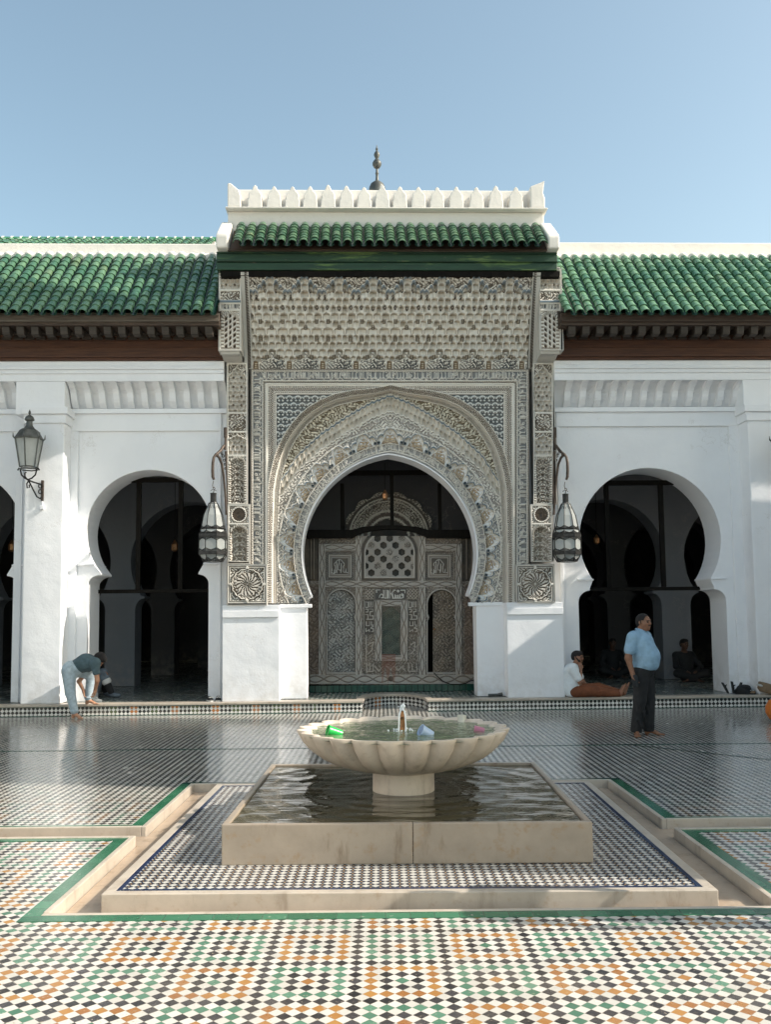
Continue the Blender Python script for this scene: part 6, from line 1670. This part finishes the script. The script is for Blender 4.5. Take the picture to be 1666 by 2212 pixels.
sdf_obj('body', body, .008, MT['skin_b'], g)
rump = (hipN + hipF) / 2
jn = [('e', rump + v_(-.01, 0, .0), (.155, .17, .15), None, .05), ('c', rump + v_(-.01, -.02, .02), ch * .35 + rump * .65, .15, .135, .05), ('c', hipN, kneeS, .125, .088, .04), ('c', kneeS, ankS + v_(0, 0, .03), .086, .066, .03), ('c', hipF + v_(.02, 0, 0), kneeF, .12, .082, .04), ('c', kneeF, ankF + v_(0, 0, .03), .080, .062, .03)]
for p_ in (ankS, ankF):
    for k in range(8):
        a_ = k * PI / 4; jn.append(('c', p_ + v_(.062 * math.cos(a_), .062 * math.sin(a_), .035), p_ + v_(.064 * math.cos(a_ + .8), .064 * math.sin(a_ + .8), .035), .012, .012, .012))
sdf_obj('jeans', jn, .0085, DENIM, g)
pk = MB(); c0 = rump + v_(.0, -.17, .04)
pk.add([tuple(c0 + v_(*d_)) for d_ in ((-.075, .012, -.075), (.055, -.012, -.075), (.065, -.008, .055), (-.075, .02, .055), (-.075, .03, -.075), (.055, .03, -.075), (.065, .03, .055), (-.075, .03, .055))], [(0, 1, 2, 3), (0, 4, 5, 1), (1, 5, 6, 2), (2, 6, 7, 3), (3, 7, 4, 0)])
make('back_pocket', pk, DENIM, g, frame=WLD)
ts = [('c', rump * .62 + ch * .38 + v_(0, 0, .015), ch, .135, .155, .06), ('e', ch + v_(.04, 0, -.01), (.17, .185, .135), None, .06), ('c', shN, shN + (elN - shN) * .52, .078, .066, .04), ('c', shF, shF + (elF - shF) * .5, .076, .066, .04), ('c', shN, shF, .085, .085, .05)]
for i in range(7): p_ = ch + v_(-.05 + .035 * i, -.16, -.02 - .01 * i); ts.append(('c', p_ + v_(-.03, 0, .05), p_ + v_(.02, .0, -.07), .011, .007, .016))
sdf_obj('tshirt', ts, .0085, TEAL, g)
b_ = thing('sandal', 'light grey sandal held in the bending person hand', 'sandal', tuple(wrN), frame=WLD)
p_ = J(208, 1513, .1); make('sole', MB().tube([tuple(p_ + v_(-.09, 0, .06)), tuple(p_), tuple(p_ + v_(.09, 0, -.01))], [.02, .03, .022], 8, .35), MT['sole'], b_, smooth=True, frame=WLD)
make('strap', MB().tube([tuple(p_ + v_(-.08, 0, .07)), tuple(p_ + v_(-.02, -.02, .07)), tuple(p_ + v_(.03, 0, .02))], .01, 6), MT['sole'], b_, frame=WLD)

# ---- man sitting on the step at the right ------------------------
Y0 = 16.40; J = lambda u, v, dy=0: W(u, v, Y0 + dy)
hip = J(1239, 1492); hip[2] = STEP + .115
g = thing('person', 'bearded man in white T-shirt and rust trousers sitting on the step, hand at chin', 'person', (hip[0], hip[1], STEP), frame=WLD)
ch = J(1236, 1452, .02); nk = J(1243, 1434, .02); hd = J(1248.5, 1420, .0)
shN, shF = J(1238, 1443, -.17), J(1243, 1443, .19)
elN, wrN = J(1254, 1474, -.20), J(1255.5, 1446, -.10); elF, wrF = J(1262, 1476, .16), J(1275, 1488, .05)
kN, kF = J(1292, 1484, -.10), J(1294, 1478, .12); aN, aF = J(1338, 1496, -.05), J(1346, 1494, .10)
for p_, mz in ((kN, STEP + .10), (kF, STEP + .15), (aN, STEP + .05), (aF, STEP + .055)): p_[2] = mz
body = [('c', hip + v_(0, 0, .03), ch, .12, .13, .05), ('c', nk - v_(.01, 0, .03), hd - v_(0, 0, .05), .055, .052, .03), ('c', shN, elN, .048, .042, .02), ('c', elN, wrN, .040, .026, .02), ('c', shF, elF, .048, .04, .02), ('c', elF, wrF, .038, .026, .02),
        ('c', hip + v_(.04, -.08, 0), kN, .08, .055, .03), ('c', kN, aN, .052, .038, .02), ('c', hip + v_(.04, .08, 0), kF, .08, .055, .03), ('c', kF, aF, .052, .038, .02)]
hand(body, wrN, v_(-.1, .25, 1), v_(.0, 1, .2), curl=.9, s=.95); hand(body, wrF, v_(1, 0, -.4), v_(0, 0, -1), curl=.4)
for a_ in (aN, aF):
    hee = a_.copy(); 
    for i, o in enumerate((-.03, -.015, 0, .015, .03)):
        body.append(('c', a_ + v_(.02, 0, -.0), a_ + v_(.085, o, .13), .033, .022, .02)); body.append(('c', a_ + v_(.085, o, .13), a_ + v_(.115, o * 1.1, .185 - .006 * i), .016, .011, .005))
head_parts(g, hd, (.80, -.60, -.06), (0.03, 0, 1), MT['skin_c'], HAIR, 1., beard=1, pr=body)
sdf_obj('body', body, .008, MT['skin_c'], g)
ts = [('c', hip + v_(-.015, 0, -.0), hip + v_(-.01, 0, .12), .145, .145, .05), ('c', hip + v_(-.01, 0, .1), ch, .145, .15, .06), ('e', ch + v_(.0, .0, .02), (.135, .185, .13), None, .06), ('c', shN - v_(0, -.04, 0), shF - v_(0, .04, 0), .078, .078, .05), ('c', shN, shN + (elN - shN) * .72, .075, .070, .04), ('c', shF, shF + (elF - shF) * .6, .072, .066, .04)]
for i in range(6): p_ = hip + v_(-.05 + .02 * i, -.14, .02 + .035 * i); ts.append(('c', p_, p_ + v_(.07, -.005, -.035), .010, .006, .014))
V, Fq = sdf_mesh(ts, .0085); V[:, 2] = np.maximum(V[:, 2], STEP + .012); make('tshirt', (V, Fq, [(1, 1, 1)] * len(V)), WHITE, g, smooth=True, angle=180, frame=WLD)
tr_ = [('e', hip + v_(.03, 0, -.01), (.15, .18, .11), None, .05), ('c', hip + v_(.04, -.08, 0), kN, .115, .088, .04), ('c', kN, aN - v_(.02, 0, 0), .086, .058, .03), ('c', hip + v_(.04, .08, 0), kF, .115, .088, .04), ('c', kF, aF - v_(.02, 0, 0), .086, .058, .03)]
for i in range(12): t_ = rr_.random(); p_ = hip * (1 - t_) + kN * t_ + v_(rr_.uniform(0, .2), -.09, rr_.uniform(-.02, .06)); tr_.append(('c', p_, p_ + v_(rr_.uniform(.04, .12), 0, rr_.uniform(-.03, .03)), .011, .006, .016))
V, Fq = sdf_mesh(tr_, .0085); V[:, 2] = np.maximum(V[:, 2], STEP + .006); make('trousers', (V, Fq, [(1, 1, 1)] * len(V)), RUST, g, smooth=True, angle=180, frame=WLD)

# ---- people sitting in the dark of the hall ----------------------
def sitter(u, v, Y, lab, m, face=(0, -1, 0), lean=0.):
    hd = W(u, v, Y); hd[2] = STEP + .80; g = thing('person', lab, 'person', (hd[0], hd[1], STEP), 'people sitting in the dark hall', frame=WLD)
    hip = v_(hd[0] + lean, hd[1] + .08, STEP + .12); body = [('c', hip, hip + v_(-lean * .6, -.02, .38), .14, .15, .06), ('c', hip + v_(-lean, 0, .46), hd - v_(0, 0, .06), .06, .055, .04)]
    cl = [('c', hip, hip + v_(-lean * .6, -.02, .36), .165, .165, .07), ('c', hip + v_(-lean - .15, 0, .44), hip + v_(-lean + .15, 0, .44), .08, .08, .06)]
    for sg in (-1, 1):
        s0 = hip + v_(-lean + sg * .18, 0, .44); e0 = hip + v_(sg * .27, -.10, .20); w0 = hip + v_(sg * .12, -.28, .10); k0 = hip + v_(sg * .30, -.30, .06); a0 = hip + v_(-sg * .05, -.38, -.05)
        body += [('c', s0, e0, .045, .04, .03), ('c', e0, w0, .038, .026, .02), ('c', hip, k0, .08, .055, .03), ('c', k0, a0, .05, .04, .02)]; hand(body, w0, v_(-sg * .6, -.6, -.2), v_(0, 0, -1), curl=.5)
        cl += [('c', s0, e0, .068, .062, .04), ('c', e0, w0, .056, .046, .03), ('c', hip, k0, .11, .085, .05), ('c', k0, a0, .085, .065, .04)]
        foot(body, a0 + v_(0, 0, .02), v_(a0[0] - sg * .2, a0[1] - .05, STEP), .9)
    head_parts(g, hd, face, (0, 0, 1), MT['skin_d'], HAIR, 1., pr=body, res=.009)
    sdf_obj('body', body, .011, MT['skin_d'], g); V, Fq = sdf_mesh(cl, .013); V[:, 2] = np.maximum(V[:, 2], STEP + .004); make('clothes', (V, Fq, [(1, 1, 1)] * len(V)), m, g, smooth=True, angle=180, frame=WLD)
    return g
Yp = FY + y1 - .35
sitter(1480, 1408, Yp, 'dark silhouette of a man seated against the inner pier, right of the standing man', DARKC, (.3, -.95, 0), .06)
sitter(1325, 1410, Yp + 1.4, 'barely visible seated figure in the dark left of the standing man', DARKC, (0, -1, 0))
# ---- figure half hidden behind the left jamb ---------------------
Y0 = 17.35; J = lambda u, v, dy=0: W(u, v, Y0 + dy)
hip = J(196, 1488); hip[2] = STEP + .13
g = thing('person', 'person half hidden behind the left bay jamb, one striped-cuff leg showing', 'person', (hip[0], hip[1], STEP), frame=WLD)
kn, an = J(222, 1455), J(240, 1497); an[2] = STEP + .09; hd = J(184, 1425); ch = J(190, 1455)
kn2, an2 = J(214, 1462, .28), J(228, 1497, .3); an2[2] = STEP + .09
body = [('c', hip, ch, .13, .14, .05), ('c', ch + v_(0, 0, .1), hd - v_(0, 0, .06), .06, .055, .03), ('c', hip, kn, .085, .055, .03), ('c', kn, an, .052, .038, .02), ('c', hip + v_(0, .2, 0), kn2, .085, .055, .03), ('c', kn2, an2, .052, .038, .02)]
sh1, el1, wr1 = ch + v_(.02, -.16, .06), ch + v_(.16, -.2, -.12), kn + v_(-.02, -.03, .06); body += [('c', sh1, el1, .046, .04, .02), ('c', el1, wr1, .038, .026, .02)]; hand(body, wr1, v_(1, 0, -.3), v_(0, 0, -1), curl=.5)
sh2, el2, wr2 = ch + v_(.02, .18, .06), ch + v_(.16, .22, -.12), kn2 + v_(-.02, 0, .06); body += [('c', sh2, el2, .046, .04, .02), ('c', el2, wr2, .038, .026, .02)]; hand(body, wr2, v_(1, 0, -.3), v_(0, 0, -1), curl=.5)
head_parts(g, hd, (1, -.2, 0), (0, 0, 1), MT['skin_c'], HAIR, 1., pr=body, res=.009)
sdf_obj('body', body, .010, MT['skin_c'], g)
mid = kn + (an - kn) * .22
sdf_obj('shorts', [('e', hip, (.16, .19, .13), None, .05), ('c', hip, kn, .12, .095, .04), ('c', kn, kn + (an - kn) * .30, .092, .088, .03), ('c', hip + v_(0, .2, 0), kn2, .12, .09, .04)], .011, PLAID, g)
sdf_obj('cuff', [('c', kn + (an - kn) * .36, kn + (an - kn) * .40, .090, .090, .01)], .008, MT['sole'], g)
sdf_obj('leggings', [('c', kn + (an - kn) * .3, an, .075, .055, .02), ('c', kn2, an2, .07, .055, .02)], .010, DTROU, g)
sdf_obj('tshirt', [('c', hip, ch, .155, .165, .06), ('c', sh1 + v_(0, .04, 0), sh2 - v_(0, .04, 0), .08, .08, .05), ('c', sh1, el1, .07, .06, .03), ('c', sh2, el2, .07, .06, .03)], .011, PLAID, g)
for q_ in (an, an2): sdf_obj('shoe', [('c', q_ - v_(0, 0, .04), q_ + v_(.15, -.02, -.055), .05, .036, .02)], .009, PLAID, g)

# ---- someone standing just outside the frame at the lower right; shoe tip and shadow show --------
x0, y0 = 2.47, 5.10
g = thing('person', 'bystander at the lower right edge of the photo, only a white shoe tip visible', 'person', (x0, y0, 0), frame=WLD)
B = lambda a, b, c_: v_(x0 + a, y0 + b, c_)
body = [('c', B(0, 0, .95), B(0, 0, 1.32), .13, .14, .05), ('c', B(0, 0, 1.42), B(-.02, 0, 1.55), .06, .055, .04)]
cl = [('c', B(0, 0, .92), B(0, 0, 1.34), .155, .16, .06), ('c', B(0, -.16, 1.40), B(0, .16, 1.40), .08, .08, .05)]; tr2 = [('e', B(0, 0, .92), (.14, .17, .11), None, .05)]
for sg in (-1, 1):
    s0, e0, w0 = B(0, sg * .19, 1.40), B(-.02, sg * .25, 1.12), B(-.06, sg * .26, .88); body += [('c', s0, e0, .05, .043, .03), ('c', e0, w0, .042, .028, .02)]; hand(body, w0, v_(-.1, 0, -1), v_(0, -sg, 0), curl=.5, thumb=sg)
    k0, a0 = B(-.02 * sg, sg * .10, .50), B(-.04 if sg < 0 else .04, sg * .11, .09); body += [('c', B(0, sg * .09, .90), k0, .085, .055, .03), ('c', k0, a0, .055, .04, .03)]
    cl += [('c', s0, s0 + (e0 - s0) * .7, .075, .07, .04)]; tr2 += [('c', B(0, sg * .08, .88), k0, .10, .08, .04), ('c', k0, a0 + v_(0, 0, .02), .08, .07, .03)]
    sdf_obj('shoe', [('c', a0 + v_(.03, 0, -.045), a0 + v_(-.19, -.01, -.052), .048, .036, .03), ('c', a0, a0 + v_(.02, 0, -.04), .048, .05, .03)], .008, MT['sole'], g)
head_parts(g, B(-.03, 0, 1.60), (-1, 0, 0), (0, 0, 1), MT['skin_b'], HAIR, 1., pr=body, res=.008)
sdf_obj('body', body, .010, MT['skin_b'], g); sdf_obj('shirt', cl, .011, WHITE, g); sdf_obj('trousers', tr2, .011, DENIM, g)
